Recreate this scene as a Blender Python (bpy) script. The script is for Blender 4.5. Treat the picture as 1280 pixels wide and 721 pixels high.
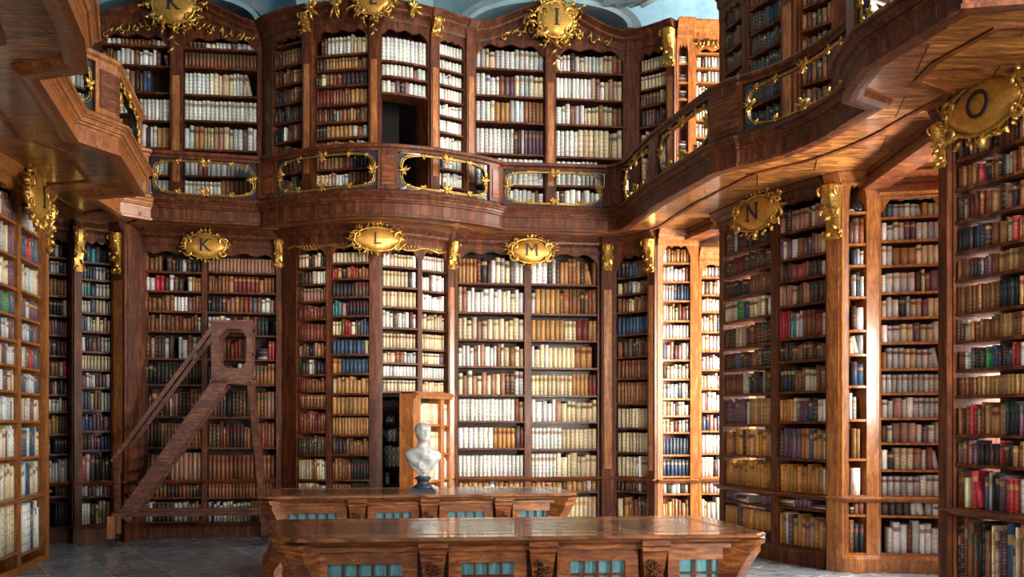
import bpy, bmesh, math, random
from mathutils import Vector, Matrix
from mathutils.bvhtree import BVHTree
for o in list(bpy.data.objects): bpy.data.objects.remove(o)
C = bpy.data.collections.new('library'); bpy.context.scene.collection.children.link(C)
PI = math.pi
# ------------------------------------------------------------------ camera, light, exposure
F, CX, HY, EH = 1200.0, 640.0, 525.0, 1.6
sc = bpy.context.scene
cd = bpy.data.cameras.new('camera'); cam = bpy.data.objects.new('camera', cd); C.objects.link(cam)
cam.location = (0, 0, EH); cam.rotation_euler = (PI/2, 0, 0)
cd.sensor_width = 36; cd.lens = 36*F/1280; cd.shift_y = (HY-360.5)/1280; cd.clip_start = .05
sc.camera = cam
sc.view_settings.view_transform = 'Standard'; sc.view_settings.look = 'None'
sc.view_settings.gamma = 1; sc.view_settings.use_curve_mapping = False
sc.view_settings.exposure = 0.12
wd = bpy.data.worlds.new('world'); sc.world = wd; wd.use_nodes = True
wd.node_tree.nodes['Background'].inputs[0].default_value = (.84, .87, .95, 1)
wd.node_tree.nodes['Background'].inputs[1].default_value = 0.13
def area(name, loc, target, sx, sy, power, col, spread=None):
    l = bpy.data.lights.new(name, 'AREA'); l.shape = 'RECTANGLE'; l.size = sx; l.size_y = sy
    l.energy = power; l.color = col
    if spread: l.spread = math.radians(spread)
    o = bpy.data.objects.new(name, l); C.objects.link(o); o.location = loc
    d = Vector(target)-Vector(loc); o.rotation_euler = d.to_track_quat('-Z', 'Z').to_euler()
    return o
DAY = (1.0, .95, .87); WARM = (1.0, .91, .80)
# daylight entering by the windows of the right-hand wall (two tiers); near and behind lamps are added fill
area('daylight_niche_far', (5.42, 12.1, 2.3), (-1.2, 12.9, 2.0), 1.9, 3.0, 1050, DAY)
area('daylight_niche_mid', (5.42, 8.65, 2.3), (-2.0, 9.2, 2.1), 1.2, 3.0, 640, DAY)
area('daylight_upper_far', (5.42, 12.1, 5.9), (-1.0, 12.9, 5.6), 1.9, 2.2, 700, DAY)
area('daylight_upper_mid', (5.42, 8.65, 5.9), (-3.0, 9.0, 5.3), 1.2, 2.2, 420, DAY)
area('fill_near', (5.3, 3.6, 2.6), (-3.6, 9.0, 2.6), 2.2, 3.2, 90, WARM)
area('fill_near_upper', (5.3, .8, 5.4), (-.2, 13.4, 5.4), 1.5, 2.2, 90, WARM, 50)
area('fill_near_lower', (5.3, .8, 2.5), (.1, 13.5, 2.6), 1.5, 3.0, 140, WARM, 50)
area('fill_behind', (-3.6, -1.6, 3.6), (3.2, 9.5, 2.8), 4.0, 3.4, 120, WARM, 95)  # added fill lamp from behind the viewpoint, aimed to the right
def Wp(px, d): return Vector(((px-CX)/F*d, d))
def Zp(py, d): return EH+(HY-py)*d/F
def V3(p, z): return Vector((p[0], p[1], z))
# ------------------------------------------------------------------ mesh builder
ORG = {}
class MB:
    def __init__(s): s.v = []; s.f = []; s.sm = []; s.col = []; s.fx = []; s.uv = []; s.has = False
    def face(s, pts, smooth=False):
        n = len(s.v); s.v += [tuple(p) for p in pts]; s.f.append(tuple(range(n, n+len(pts)))); s.sm.append(smooth)
    def add(s, vs, fs, smooth=False):
        n = len(s.v); s.v += [tuple(p) for p in vs]
        for f in fs: s.f.append(tuple(i+n for i in f)); s.sm.append(smooth)
    def box(s, o, ax, ay, az):
        o, ax, ay, az = map(Vector, (o, ax, ay, az))
        p = [o, o+ax, o+ax+ay, o+ay]; p += [q+az for q in p]
        s.add(p, [(3,2,1,0),(4,5,6,7),(0,1,5,4),(1,2,6,5),(2,3,7,6),(3,0,4,7)])
    def abox(s, x0, x1, y0, y1, z0, z1): s.box((x0,y0,z0), (x1-x0,0,0), (0,y1-y0,0), (0,0,z1-z0))
    def build(s, name, m, parent=None, kind=None):
        if not s.v: return None
        org = ORG.get(parent.name, Vector((0,0,0))) if parent else Vector((0,0,0))
        me = bpy.data.meshes.new(name)
        me.from_pydata([tuple(Vector(p)-org) for p in s.v], [], s.f)
        me.polygons.foreach_set('use_smooth', s.sm)
        if s.has:
            ca = me.color_attributes.new('bookcol', 'FLOAT_COLOR', 'CORNER'); fx = me.color_attributes.new('bookfx', 'FLOAT_COLOR', 'CORNER')
            uv = me.uv_layers.new(name='UVMap')
            ca.data.foreach_set('color', [c for q in s.col for c in q]); fx.data.foreach_set('color', [c for q in s.fx for c in q])
            uv.data.foreach_set('uv', [c for q in s.uv for c in q])
        else:
            bm = bmesh.new(); bm.from_mesh(me); bmesh.ops.recalc_face_normals(bm, faces=bm.faces); bm.to_mesh(me); bm.free()
        me.materials.append(m); me.update()
        o = bpy.data.objects.new(name, me); C.objects.link(o)
        if parent: o.parent = parent; ORG[o.name] = org
        if kind: o['kind'] = kind
        return o
def thing(name, label, cat, loc=(0,0,0), group=None):
    o = bpy.data.objects.new(name, None); C.objects.link(o); o.location = loc; ORG[o.name] = Vector(loc)
    o['label'] = label; o['category'] = cat; o.empty_display_size = .1
    if group: o['group'] = group
    return o
def tag(o, label, cat, group=None):
    o['label'] = label; o['category'] = cat
    if group: o['group'] = group
    return o
# ------------------------------------------------------------------ materials
class N:
    def __init__(s, name):
        s.m = bpy.data.materials.new(name); s.m.use_nodes = True; s.t = s.m.node_tree; s.b = s.t.nodes['Principled BSDF']
    def n(s, typ, **k):
        x = s.t.nodes.new(typ)
        for a, v in k.items(): setattr(x, a, v)
        return x
    def l(s, a, b): s.t.links.new(a, b)
    def math(s, op, a, b=None, c=None, clamp=False):
        x = s.n('ShaderNodeMath', operation=op); x.use_clamp = clamp
        for i, v in enumerate((a, b, c)):
            if v is None: continue
            if isinstance(v, (int, float)): x.inputs[i].default_value = v
            else: s.l(v, x.inputs[i])
        return x.outputs[0]
    def mix(s, f, a, b, blend='MIX'):
        x = s.n('ShaderNodeMix', data_type='RGBA', blend_type=blend)
        for i, v in ((0, f), (6, a), (7, b)):
            if isinstance(v, (int, float)): x.inputs[i].default_value = v
            elif isinstance(v, tuple): x.inputs[i].default_value = (*v, 1) if len(v) == 3 else v
            else: s.l(v, x.inputs[i])
        return x.outputs[2]
    def ramp(s, f, stops):
        x = s.n('ShaderNodeValToRGB'); e = x.color_ramp.elements
        while len(e) < len(stops): e.new(.5)
        for i, (p, c) in enumerate(stops): e[i].position = p; e[i].color = (*c, 1)
        s.l(f, x.inputs[0]); return x.outputs[0]
    def pos(s, sx=1, sy=1, sz=1, rot=(0,0,0)):
        g = s.n('ShaderNodeNewGeometry'); m = s.n('ShaderNodeMapping'); m.inputs['Scale'].default_value = (sx, sy, sz); m.inputs['Rotation'].default_value = rot
        s.l(g.outputs['Position'], m.inputs[0]); return m.outputs[0]
    def noise(s, vec, scale=1, detail=4, rough=.6, dist=0):
        x = s.n('ShaderNodeTexNoise'); x.inputs['Scale'].default_value = scale; x.inputs['Detail'].default_value = detail
        x.inputs['Roughness'].default_value = rough; x.inputs['Distortion'].default_value = dist; s.l(vec, x.inputs['Vector']); return x.outputs['Fac']
    def bump(s, h, k=.3, d=.01):
        x = s.n('ShaderNodeBump'); x.inputs['Strength'].default_value = k; x.inputs['Distance'].default_value = d; s.l(h, x.inputs['Height']); s.l(x.outputs[0], s.b.inputs['Normal'])
    def fin(s, col=None, rough=.5, metal=0, coat=0, crough=.15):
        if col is not None:
            if isinstance(col, tuple): s.b.inputs['Base Color'].default_value = (*col, 1)
            else: s.l(col, s.b.inputs['Base Color'])
        if isinstance(rough, (int, float)): s.b.inputs['Roughness'].default_value = rough
        else: s.l(rough, s.b.inputs['Roughness'])
        s.b.inputs['Metallic'].default_value = metal; s.b.inputs['Coat Weight'].default_value = coat; s.b.inputs['Coat Roughness'].default_value = crough
        return s.m
def wood(name, dark, mid, light, sc3=(14, 14, 1.6), rough=.36, coat=.3, burl=.5):
    k = N(name)
    a = k.noise(k.pos(*sc3), 1.0, 6, .65, 1.2); b = k.noise(k.pos(5, 5, 5), 1.0, 4, .6, 2.5)
    f = k.math('ADD', k.math('MULTIPLY', a, 1-burl*.5), k.math('MULTIPLY', b, burl*.5))
    c = k.ramp(f, [(.30, dark), (.50, mid), (.68, light)])
    k.bump(a, .15, .004)
    k.b.inputs['Specular IOR Level'].default_value = .22 if coat < .1 else .4
    return k.fin(c, k.math('MULTIPLY_ADD', b, .25, rough-.1), 0, coat)
M = {}
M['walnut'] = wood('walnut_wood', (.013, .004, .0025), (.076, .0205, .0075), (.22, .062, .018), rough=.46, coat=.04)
M['walnut_h'] = wood('walnut_wood_crosswise', (.018, .005, .003), (.12, .032, .010), (.31, .085, .022), sc3=(3, 3, 26), rough=.42, coat=.08)
M['dark'] = wood('dark_wood', (.008, .003, .0025), (.028, .010, .007), (.055, .020, .012), rough=.5, coat=.05)  # darker wood tone for backs, tops, walls and cupboard
M['honey'] = wood('honey_veneer_lit_walnut', (.10, .028, .007), (.30, .10, .024), (.55, .22, .055), sc3=(22, 22, 3), rough=.30, coat=.5)  # paler walnut: inlays, plus light painted into the wood of sunlit cases and gallery
M['honey_h'] = wood('banded_walnut_veneer', (.09, .022, .007), (.27, .08, .02), (.48, .18, .045), sc3=(24, 24, 2), rough=.32, coat=.3)  # banding veneer; also the painted lit tone on those cases' mouldings
M['table'] = wood('figured_table_veneer', (.035, .010, .004), (.19, .055, .014), (.46, .17, .040), sc3=(4, 4, 24), rough=.34, coat=.25, burl=.35)
M['oldwood'] = wood('worn_ladder_wood', (.020, .007, .005), (.095, .030, .016), (.26, .095, .048), sc3=(5, 5, 22), rough=.5, coat=.1)
def soffit_mat():
    k = N('marquetry_soffit')
    g = k.pos(1, 1, 1, (0, 0, .25)); br = k.n('ShaderNodeTexBrick'); k.l(g, br.inputs['Vector'])
    br.inputs['Scale'].default_value = 1; br.inputs['Brick Width'].default_value = 1.15; br.inputs['Row Height'].default_value = .55; br.inputs['Mortar Size'].default_value = .008
    br.inputs['Color1'].default_value = (.44, .19, .055, 1); br.inputs['Color2'].default_value = (.24, .08, .026, 1); br.inputs['Mortar'].default_value = (.04, .015, .008, 1)
    a = k.noise(k.pos(3, 18, 1, (0, 0, .6)), 1, 6, .65, 1.4); b = k.noise(k.pos(1.3, 1.3, 1), 1.5, 3, .6, 3)
    c = k.mix(1.0, br.outputs['Color'], k.ramp(a, [(.34, (.16, .12, .10)), (.50, (.85, .75, .65)), (.66, (2.0, 1.9, 1.5))]), 'MULTIPLY')
    c = k.mix(k.math('SUBTRACT', b, .42, None, True), c, (.05, .014, .007))
    k.bump(a, .25, .01)
    return k.fin(c, .32, 0, .5, .12)
M['soffit'] = soffit_mat()
def top_mat():
    k = N('inlaid_table_top')
    a = k.noise(k.pos(2.2, 16, 1, (0, 0, -.13)), 1, 6, .65, 1.6); b = k.noise(k.pos(1.2, 1.8, 1), 2.0, 4, .6, 2.5)
    c = k.ramp(a, [(.28, (.06, .02, .010)), (.5, (.24, .09, .035)), (.7, (.42, .19, .08))])
    c = k.mix(k.math('MULTIPLY', k.math('SUBTRACT', b, .5, None, True), 3.5, None, True), c, (.045, .018, .012))
    k.bump(k.math('ADD', a, k.math('MULTIPLY', b, 1.5)), .18, .01)
    return k.fin(c, k.math('MULTIPLY_ADD', b, .26, .06), 0, .6, .07)
M['tabletop'] = top_mat()
M['darkinlay'] = wood('dark_inlay_veneer', (.008, .003, .002), (.05, .014, .006), (.15, .045, .016), sc3=(4, 12, 4), rough=.22, coat=.5)
k = N('gilded_carving'); a = k.noise(k.pos(30, 30, 30), 1, 3)
M['gold'] = k.fin(k.ramp(a, [(.3, (.36, .17, .03)), (.7, (.80, .50, .12))]), .33, .8)
k = N('polished_gilt_shield'); a = k.noise(k.pos(22, 22, 22), 1, 4)
M['shield'] = k.fin(k.ramp(a, [(.3, (.40, .18, .03)), (.7, (.66, .36, .07))]), .38, .55)
M['ink'] = N('black_letter_paint').fin((.012, .010, .010), .5)
M['ebony'] = N('ebonised_frame').fin((.02, .02, .028), .25, 0, .4)
k = N('white_marble'); a = k.noise(k.pos(9, 9, 9), 1, 5, .6, 2)
M['marble'] = k.fin(k.ramp(a, [(.3, (.30, .30, .30)), (.6, (.52, .52, .51))]), .38)
k = N('black_marble'); a = k.noise(k.pos(20, 20, 20), 1, 5, .6, 2)
M['blackmarble'] = k.fin(k.ramp(a, [(.4, (.010, .014, .022)), (.75, (.06, .08, .12))]), .25)
k = N('teal_cloth'); a = k.noise(k.pos(60, 60, 9), 1, 4)
M['teal'] = k.fin(k.ramp(a, [(.3, (.06, .20, .24)), (.7, (.16, .38, .42))]), .8)
M['paper'] = N('page_paper').fin((.55, .47, .33), .9)
M['wire'] = N('dark_wire').fin((.05, .04, .04), .4, .8)
M['black'] = N('passage_shade_black').fin((.006, .005, .005), .9)  # flat black painted for the shade inside the doorway
def plaster():
    k = N('blue_painted_plaster'); a = k.noise(k.pos(1, 1, 1), 2.2, 5, .6)
    return k.fin(k.ramp(a, [(.3, (.12, .24, .31)), (.7, (.24, .40, .48))]), .8)
M['plaster'] = plaster()
k = N('grey_stucco'); a = k.noise(k.pos(1, 1, 1), 3, 5)
M['stucco'] = k.fin(k.ramp(a, [(.3, (.13, .18, .21)), (.7, (.24, .30, .33))]), .75)
k = N('pale_stucco'); a = k.noise(k.pos(1, 1, 1), 3, 5)
M['stuccolight'] = k.fin(k.ramp(a, [(.3, (.20, .33, .39)), (.7, (.34, .48, .54))]), .7)
def floor_mat():
    k = N('polished_stone_floor'); br = k.n('ShaderNodeTexBrick'); k.l(k.pos(1, 1, 1, (0, 0, -.55)), br.inputs['Vector'])
    br.offset = 0; br.inputs['Scale'].default_value = 1; br.inputs['Brick Width'].default_value = .55; br.inputs['Row Height'].default_value = .55; br.inputs['Mortar Size'].default_value = .012
    br.inputs['Color1'].default_value = (.17, .195, .225, 1); br.inputs['Color2'].default_value = (.26, .29, .32, 1); br.inputs['Mortar'].default_value = (.36, .38, .40, 1)
    a = k.noise(k.pos(1, 1, 1), 3, 6, .65, 2)
    c = k.mix(1.0, br.outputs['Color'], k.ramp(a, [(.3, (.6, .6, .62)), (.7, (1.5, 1.5, 1.45))]), 'MULTIPLY')
    return k.fin(c, k.math('MULTIPLY_ADD', a, .3, .08), 0, 0)
M['floor'] = floor_mat()
def book_mat():
    k = N('book_bindings')
    ca = k.n('ShaderNodeAttribute', attribute_name='bookcol'); fx = k.n('ShaderNodeAttribute', attribute_name='bookfx')
    sp = k.n('ShaderNodeSeparateColor'); k.l(fx.outputs['Color'], sp.inputs[0]); style, lab, rnd = sp.outputs
    uv = k.n('ShaderNodeUVMap', uv_map='UVMap'); sx = k.n('ShaderNodeSeparateXYZ'); k.l(uv.outputs[0], sx.inputs[0]); v = sx.outputs[1]
    nb = k.math('ADD', 5.0, k.math('ROUND', k.math('MULTIPLY', rnd, 2.0)))
    fr = k.math('FRACT', k.math('ADD', k.math('MULTIPLY', v, nb), .5)); tri = k.math('ABSOLUTE', k.math('SUBTRACT', fr, .5))
    band = k.math('LESS_THAN', tri, .10); edge = k.math('SUBTRACT', k.math('LESS_THAN', tri, .16), band)
    on = k.math('GREATER_THAN', style, .25); gilt = k.math('GREATER_THAN', style, .75)
    a = k.noise(k.pos(26, 26, 9), 1, 5, .7, 1); base = k.mix(1.0, ca.outputs['Color'], k.ramp(a, [(.25, (.60, .58, .55)), (.5, (1, 1, 1)), (.75, (1.25, 1.22, 1.15))]), 'MULTIPLY')
    c = k.mix(k.math('MULTIPLY', k.math('MULTIPLY', band, on), .35), base, (.02, .012, .008))
    c = k.mix(k.math('MULTIPLY', k.math('MULTIPLY', edge, gilt), .75), c, (.62, .38, .12))
    l1 = k.math('MULTIPLY', k.math('GREATER_THAN', v, .70), k.math('LESS_THAN', v, .84))
    has = k.math('MULTIPLY', l1, k.math('GREATER_THAN', lab, .1))
    lc = k.ramp(lab, [(0, (.28, .02, .02)), (.35, (.05, .02, .015)), (.6, (.45, .26, .10)), (.85, (.03, .08, .05))])
    c = k.mix(k.math('MULTIPLY', has, .85), c, lc)
    k.bump(k.math('MULTIPLY', band, on), .5, .004)
    return k.fin(c, .55, 0, .12, .3)
M['book'] = book_mat()
# ------------------------------------------------------------------ paths and sweeps
def catmull(pts, x):
    n = len(pts)
    if x <= pts[0][0]: i = 0
    elif x >= pts[-1][0]: i = n-2
    else: i = max(j for j in range(n-1) if pts[j][0] <= x)
    x0, y0 = pts[i]; x1, y1 = pts[i+1]; t = (x-x0)/(x1-x0)
    if n == 2 or t < 0 or t > 1: return y0+(y1-y0)*t
    def m(j):
        if j == 0: return (pts[1][1]-pts[0][1])/(pts[1][0]-pts[0][0])
        if j == n-1: return (pts[-1][1]-pts[-2][1])/(pts[-1][0]-pts[-2][0])
        return (pts[j+1][1]-pts[j-1][1])/(pts[j+1][0]-pts[j-1][0])
    h = x1-x0; t2 = t*t; t3 = t2*t
    return (2*t3-3*t2+1)*y0+(t3-2*t2+t)*h*m(i)+(-2*t3+3*t2)*y1+(t3-t2)*h*m(i+1)
class Path:
    def __init__(s, pts):
        s.p = [Vector((p[0], p[1])) for p in pts]; s.L = [0]
        for a, b in zip(s.p, s.p[1:]): s.L.append(s.L[-1]+(b-a).length)
        s.len = s.L[-1]
    def at(s, q):
        i = 0
        while i < len(s.L)-2 and s.L[i+1] < q: i += 1
        a, b = s.p[i], s.p[i+1]; t = (b-a).normalized(); pt = a+t*(q-s.L[i])
        return pt, t, Vector((t.y, -t.x))
    def P(s, q, o=0): pt, t, n = s.at(q); return pt+n*o
    def sub(s, a, b, n=8): return Path([s.P(a+(b-a)*i/n) for i in range(n+1)])
    def off(s, o):
        r = []
        for i in range(len(s.p)): r.append(s.p[i]+mitre(s.p, i)*o)
        return Path(r)
def pxpath(plan, x0, x1, n=8):
    return Path([Wp(x0+(x1-x0)*i/n, catmull(plan, x0+(x1-x0)*i/n)) for i in range(n+1)])
def mitre(p, i, closed=False):
    n = len(p)
    a = p[i]-p[i-1] if (i > 0 or closed) else p[1]-p[0]
    b = p[(i+1) % n]-p[i] if (i < n-1 or closed) else p[-1]-p[-2]
    a = a.normalized(); b = b.normalized(); na = Vector((a.y, -a.x)); nb = Vector((b.y, -b.x)); m = na+nb
    if m.length < 1e-4: return na
    m.normalize(); return m/max(.45, m.dot(na))
def sweep(mb, path, prof, dz=None, closed=False, smooth=False):
    p = path.p; n = len(p); k = len(prof); vs = []
    for i in range(n):
        m = mitre(p, i, closed); z0 = dz(path.L[i]) if dz else 0
        for (o, z) in prof: q = p[i]+m*o; vs.append((q.x, q.y, z+z0))
    fs = []
    for i in range(n if closed else n-1):
        j = (i+1) % n
        for a in range(k): b = (a+1) % k; fs.append((i*k+a, i*k+b, j*k+b, j*k+a))
    if not closed: fs.append(tuple(range(k-1, -1, -1))); fs.append(tuple((n-1)*k+a for a in range(k)))
    mb.add(vs, fs, smooth)
def strip(mb, path, zlo, zhi, o=0, th=.04, n=24):
    vs = []; fs = []
    for i in range(n+1):
        q = path.len*i/n; a = path.P(q, o); b = path.P(q, o-th); l = zlo(q) if callable(zlo) else zlo; h = zhi(q) if callable(zhi) else zhi
        vs += [(a.x, a.y, l), (a.x, a.y, h), (b.x, b.y, h), (b.x, b.y, l)]
    for i in range(n):
        for a in range(4): b = (a+1) % 4; fs.append((i*4+a, i*4+b, i*4+4+b, i*4+4+a))
    fs += [(3, 2, 1, 0), (n*4, n*4+1, n*4+2, n*4+3)]
    mb.add(vs, fs)
def tube(mb, pts, r, seg=6, caps=True):
    pts = [Vector(p) for p in pts]; n = len(pts); vs = []
    rr = r if isinstance(r, (list, tuple)) else [r]*n
    up = Vector((0, 0, 1)); prev = None
    for i in range(n):
        t = (pts[min(i+1, n-1)]-pts[max(i-1, 0)]).normalized()
        if prev is None:
            a = t.cross(up) if abs(t.z) < .95 else t.cross(Vector((0, 1, 0)))
        else: a = prev-t*prev.dot(t)
        a = a.normalized(); prev = a; b = t.cross(a)
        for k in range(seg): c = math.cos(2*PI*k/seg)*rr[i]; s_ = math.sin(2*PI*k/seg)*rr[i]; vs.append(pts[i]+a*c+b*s_)
    fs = [(i*seg+k, i*seg+(k+1) % seg, (i+1)*seg+(k+1) % seg, (i+1)*seg+k) for i in range(n-1) for k in range(seg)]
    if caps: fs += [tuple(range(seg-1, -1, -1)), tuple((n-1)*seg+k for k in range(seg))]
    mb.add(vs, fs, True)
def bar(mb, a, b, w, h, up=(0,0,1)):
    a, b = Vector(a), Vector(b); t = (b-a).normalized(); s_ = t.cross(Vector(up)).normalized(); u = s_.cross(t)
    mb.box(a-s_*w/2-u*h/2, b-a, s_*w, u*h)
def lathe(mb, o, prof, seg=24, t=Vector((1,0,0)), n=Vector((0,1,0)), sx=1, sy=1):
    vs = []; o = Vector(o)
    for (r, z) in prof:
        for k in range(seg): a = 2*PI*k/seg; vs.append(o+t*(math.cos(a)*r*sx)+n*(math.sin(a)*r*sy)+Vector((0,0,z)))
    m = len(prof); fs = [(i*seg+k, i*seg+(k+1) % seg, (i+1)*seg+(k+1) % seg, (i+1)*seg+k) for i in range(m-1) for k in range(seg)]
    fs += [tuple(range(seg-1, -1, -1)), tuple((m-1)*seg+k for k in range(seg))]
    mb.add(vs, fs, True)
# ------------------------------------------------------------------ gilt ornament
class Fr:   # a local frame on a wall: a along, b up, c out
    def __init__(s, o, t, n): s.o = Vector(o); s.t = Vector((t[0], t[1], 0)).normalized(); s.n = Vector((n[0], n[1], 0)).normalized()
    def __call__(s, a, b, c=0): return s.o+s.t*a+Vector((0, 0, b))+s.n*c
def leaf(mb, fr, a, b, ang, L, w, c=.02, curl=.3):
    n = 5; vs = []; d = (math.cos(ang), math.sin(ang)); q = (-d[1], d[0])
    for i in range(n+1):
        u = i/n; ww = w*math.sin(PI*min(1, .12+u*.88))**.8*(1 if i % 2 else .72); x = L*u; h = c+L*.45*math.sin(PI*u*.7)*.5; sd = curl*L*u*u
        cx, cy = a+d[0]*x+q[0]*sd, b+d[1]*x+q[1]*sd
        vs += [fr(cx+q[0]*ww/2, cy+q[1]*ww/2, h*.5), fr(cx, cy, h+w*.28), fr(cx-q[0]*ww/2, cy-q[1]*ww/2, h*.5), fr(cx, cy, -.004)]
    fs = []
    for i in range(n):
        for k in range(4): fs.append((i*4+k, i*4+(k+1) % 4, i*4+4+(k+1) % 4, i*4+4+k))
    fs += [(3, 2, 1, 0), (n*4, n*4+1, n*4+2, n*4+3)]
    mb.add(vs, fs, True)
def scroll(mb, fr, a, b, ang, R, r, turn=1, c=.03, rev=1.6):
    pts = []; rr = []; n = 15
    for i in range(n):
        u = i/(n-1); th = ang+turn*u*rev*PI; rad = R*(1-u*.78); pts.append(fr(a+math.cos(th)*rad-math.cos(ang)*R, b+math.sin(th)*rad-math.sin(ang)*R, c+u*R*.35)); rr.append(r*(.35+1.0*math.sin(PI*min(1, .15+u))+.35*u))
    tube(mb, pts, rr, 5)
def cluster(mb, fr, w, h, seed=0, c=.01):      # small acanthus spray used on railings
    R = random.Random(seed)
    for k, ang in enumerate((90, 50, 130, 15, 165, 270, 235, 305)):
        A = math.radians(ang); leaf(mb, fr, 0, 0, A, (w if abs(math.cos(A)) > .6 else h)*.5*R.uniform(.85, 1.1), min(w, h)*.26, c, R.choice((-.25, .25)))
    lathe(mb, fr(0, 0, c), [(0.001, -h*.09), (h*.1, -h*.04), (h*.12, 0), (h*.1, h*.05), (0.001, h*.09)], 6)
def cartouche(parent, fr, w, h, letter=None, seed=1, spiky=1.0, oval=1.0, lname='cartouche', rays=0, lsz=.55, drop=0):
    R = random.Random(seed)
    # domed shield
    mb = MB(); vs = []; seg = 32; rings = 6
    sh = lambda th: (1+.07*math.cos(4*th)*(1 if oval else 0))
    for i in range(rings+1):
        u = i/rings
        for k in range(seg): th = 2*PI*k/seg; s_ = sh(th)*u; vs.append(fr(math.cos(th)*w*.36*s_, math.sin(th)*h*.36*s_, .03+h*.09*math.sqrt(max(0, 1-u*u))))
    fs = [(i*seg+k, i*seg+(k+1) % seg, (i+1)*seg+(k+1) % seg, (i+1)*seg+k) for i in range(rings) for k in range(seg)]
    n0 = len(vs)
    for k in range(seg): th = 2*PI*k/seg; vs.append(fr(math.cos(th)*w*.36*sh(th), math.sin(th)*h*.36*sh(th), -.02))
    fs += [(rings*seg+k, rings*seg+(k+1) % seg, n0+(k+1) % seg, n0+k) for k in range(seg)] + [tuple(n0+k for k in range(seg))]
    mb.add(vs, fs, True); root = mb.build(lname, M['shield'], parent)
    mb = MB(); n = 40
    ring = [fr(math.cos(2*PI*k/40)*w*.375, math.sin(2*PI*k/40)*h*.375, .035) for k in range(41)]
    tube(mb, ring, h*.030, 5, False)
    for k in range(n):
        th = 2*PI*(k+.5*R.random())/n; ca, sa = math.cos(th), math.sin(th); rr_ = R.uniform(.385, .44+.03*spiky); a, b = ca*w*rr_, sa*h*rr_
        out = math.atan2(sa*h, ca*w)
        leaf(mb, fr, a, b, out+R.uniform(-1.5, 1.5), h*R.uniform(.07, .13)*(.6+.4*spiky), h*R.uniform(.05, .09), .03, R.uniform(-.8, .8))
        if k % 3 == 0: scroll(mb, fr, ca*w*.44, sa*h*.44, out+R.uniform(-1, 1), h*R.uniform(.05, .08)*(.5+.5*spiky), h*.020, R.choice((-1, 1)), .03)
    if spiky > 1.15:
        for k in range(12):
            th = 2*PI*(k+R.uniform(.1, .9))/12; ca, sa = math.cos(th), math.sin(th); out = math.atan2(sa*h, ca*w); L_ = h*R.uniform(.10, .22)*(spiky-.6)
            bx_, by_ = ca*w*.42, sa*h*.42; P_ = []
            cv = R.uniform(-.9, .9)
            for q in range(7): u = q/6; aa = out+cv*u; P_.append(fr(bx_, by_, .03+.05*math.sin(PI*u))); bx_ += math.cos(aa)*L_/5; by_ += math.sin(aa)*L_/5
            tube(mb, P_, [h*.020*(1-.5*q/6) for q in range(7)], 5)
            for q in (2, 4, 6):
                v = P_[q]-fr.o; la, lb_ = v.dot(fr.t), v.z; leaf(mb, fr, la, lb_, out+cv*q/6+R.uniform(-1.3, 1.3), h*.10, h*.055, .05, R.uniform(-.8, .8))
    for sgn in (-1, 1):
        scroll(mb, fr, sgn*w*.42, h*.12, 0 if sgn > 0 else PI, h*.16, h*.035, sgn, .03); scroll(mb, fr, sgn*w*.40, -h*.2, 0 if sgn > 0 else PI, h*.14, h*.03, -sgn, .03)
        leaf(mb, fr, sgn*w*.06, h*.40, PI/2-sgn*.5, h*.2, h*.1, .03, sgn*.3)
        for q in range(int(rays)):
            A = (0.15+q*.16); A = A if sgn > 0 else PI-A; leaf(mb, fr, sgn*w*.40, h*(.02+q*.06), A, w*.16, h*.035, .01, 0)
    leaf(mb, fr, 0, h*.38, PI/2, h*.2, h*.14, .035, 0); leaf(mb, fr, 0, -h*.36, -PI/2, h*.22, h*.12, .035, 0)
    for q in range(drop):
        b = -h*.48-q*h*.12; leaf(mb, fr, 0, b, -PI/2+.5*(-1)**q, h*.16, h*.08, .02, .3*(-1)**q)
    mb.build('rocaille_frame', M['gold'], root)
    if letter:
        cu = bpy.data.curves.new('letter', 'FONT'); cu.body = letter; cu.size = h*lsz; cu.extrude = .004; cu.align_x = 'CENTER'; cu.align_y = 'CENTER'; cu.offset = 0
        to = bpy.data.objects.new('letter_tmp', cu); C.objects.link(to); bpy.context.view_layer.update()
        me = to.evaluated_get(bpy.context.evaluated_depsgraph_get()).to_mesh()
        mb = MB(); vs = []
        for v in me.vertices:
            e = min(1, (v.co.x/(w*.36))**2+(v.co.y/(h*.36))**2); vs.append(fr(v.co.x, v.co.y, .034+h*.09*(1-.25*e)+.006+v.co.z))
        mb.add(vs, [tuple(p.vertices) for p in me.polygons])
        xs = [v.co.x for v in me.vertices]; ys_ = [v.co.y for v in me.vertices]; x0, x1, y0, y1 = min(xs), max(xs), min(ys_), max(ys_); H = y1-y0
        SER = {'K': ((0, 0), (0, 1), (1, 0), (1, 1)), 'L': ((0, 0), (0, 1)), 'M': ((0, 0), (0, 1), (1, 0), (1, 1)), 'N': ((0, 0), (0, 1), (1, 1)), 'I': ((.5, 0), (.5, 1)), 'O': ()}[letter]
        for (fx_, fy_) in SER:
            cx_ = x0+.07*H+(x1-x0-.14*H)*fx_; yb = y0 if fy_ == 0 else y1-.06*H
            mb.box(fr(cx_-.15*H, yb, .036+h*.088), fr.t*.30*H, fr.n*.010, (0, 0, .06*H))
        bpy.data.objects.remove(to)
        mb.build('letter', M['ink'], root)
    return root
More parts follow.
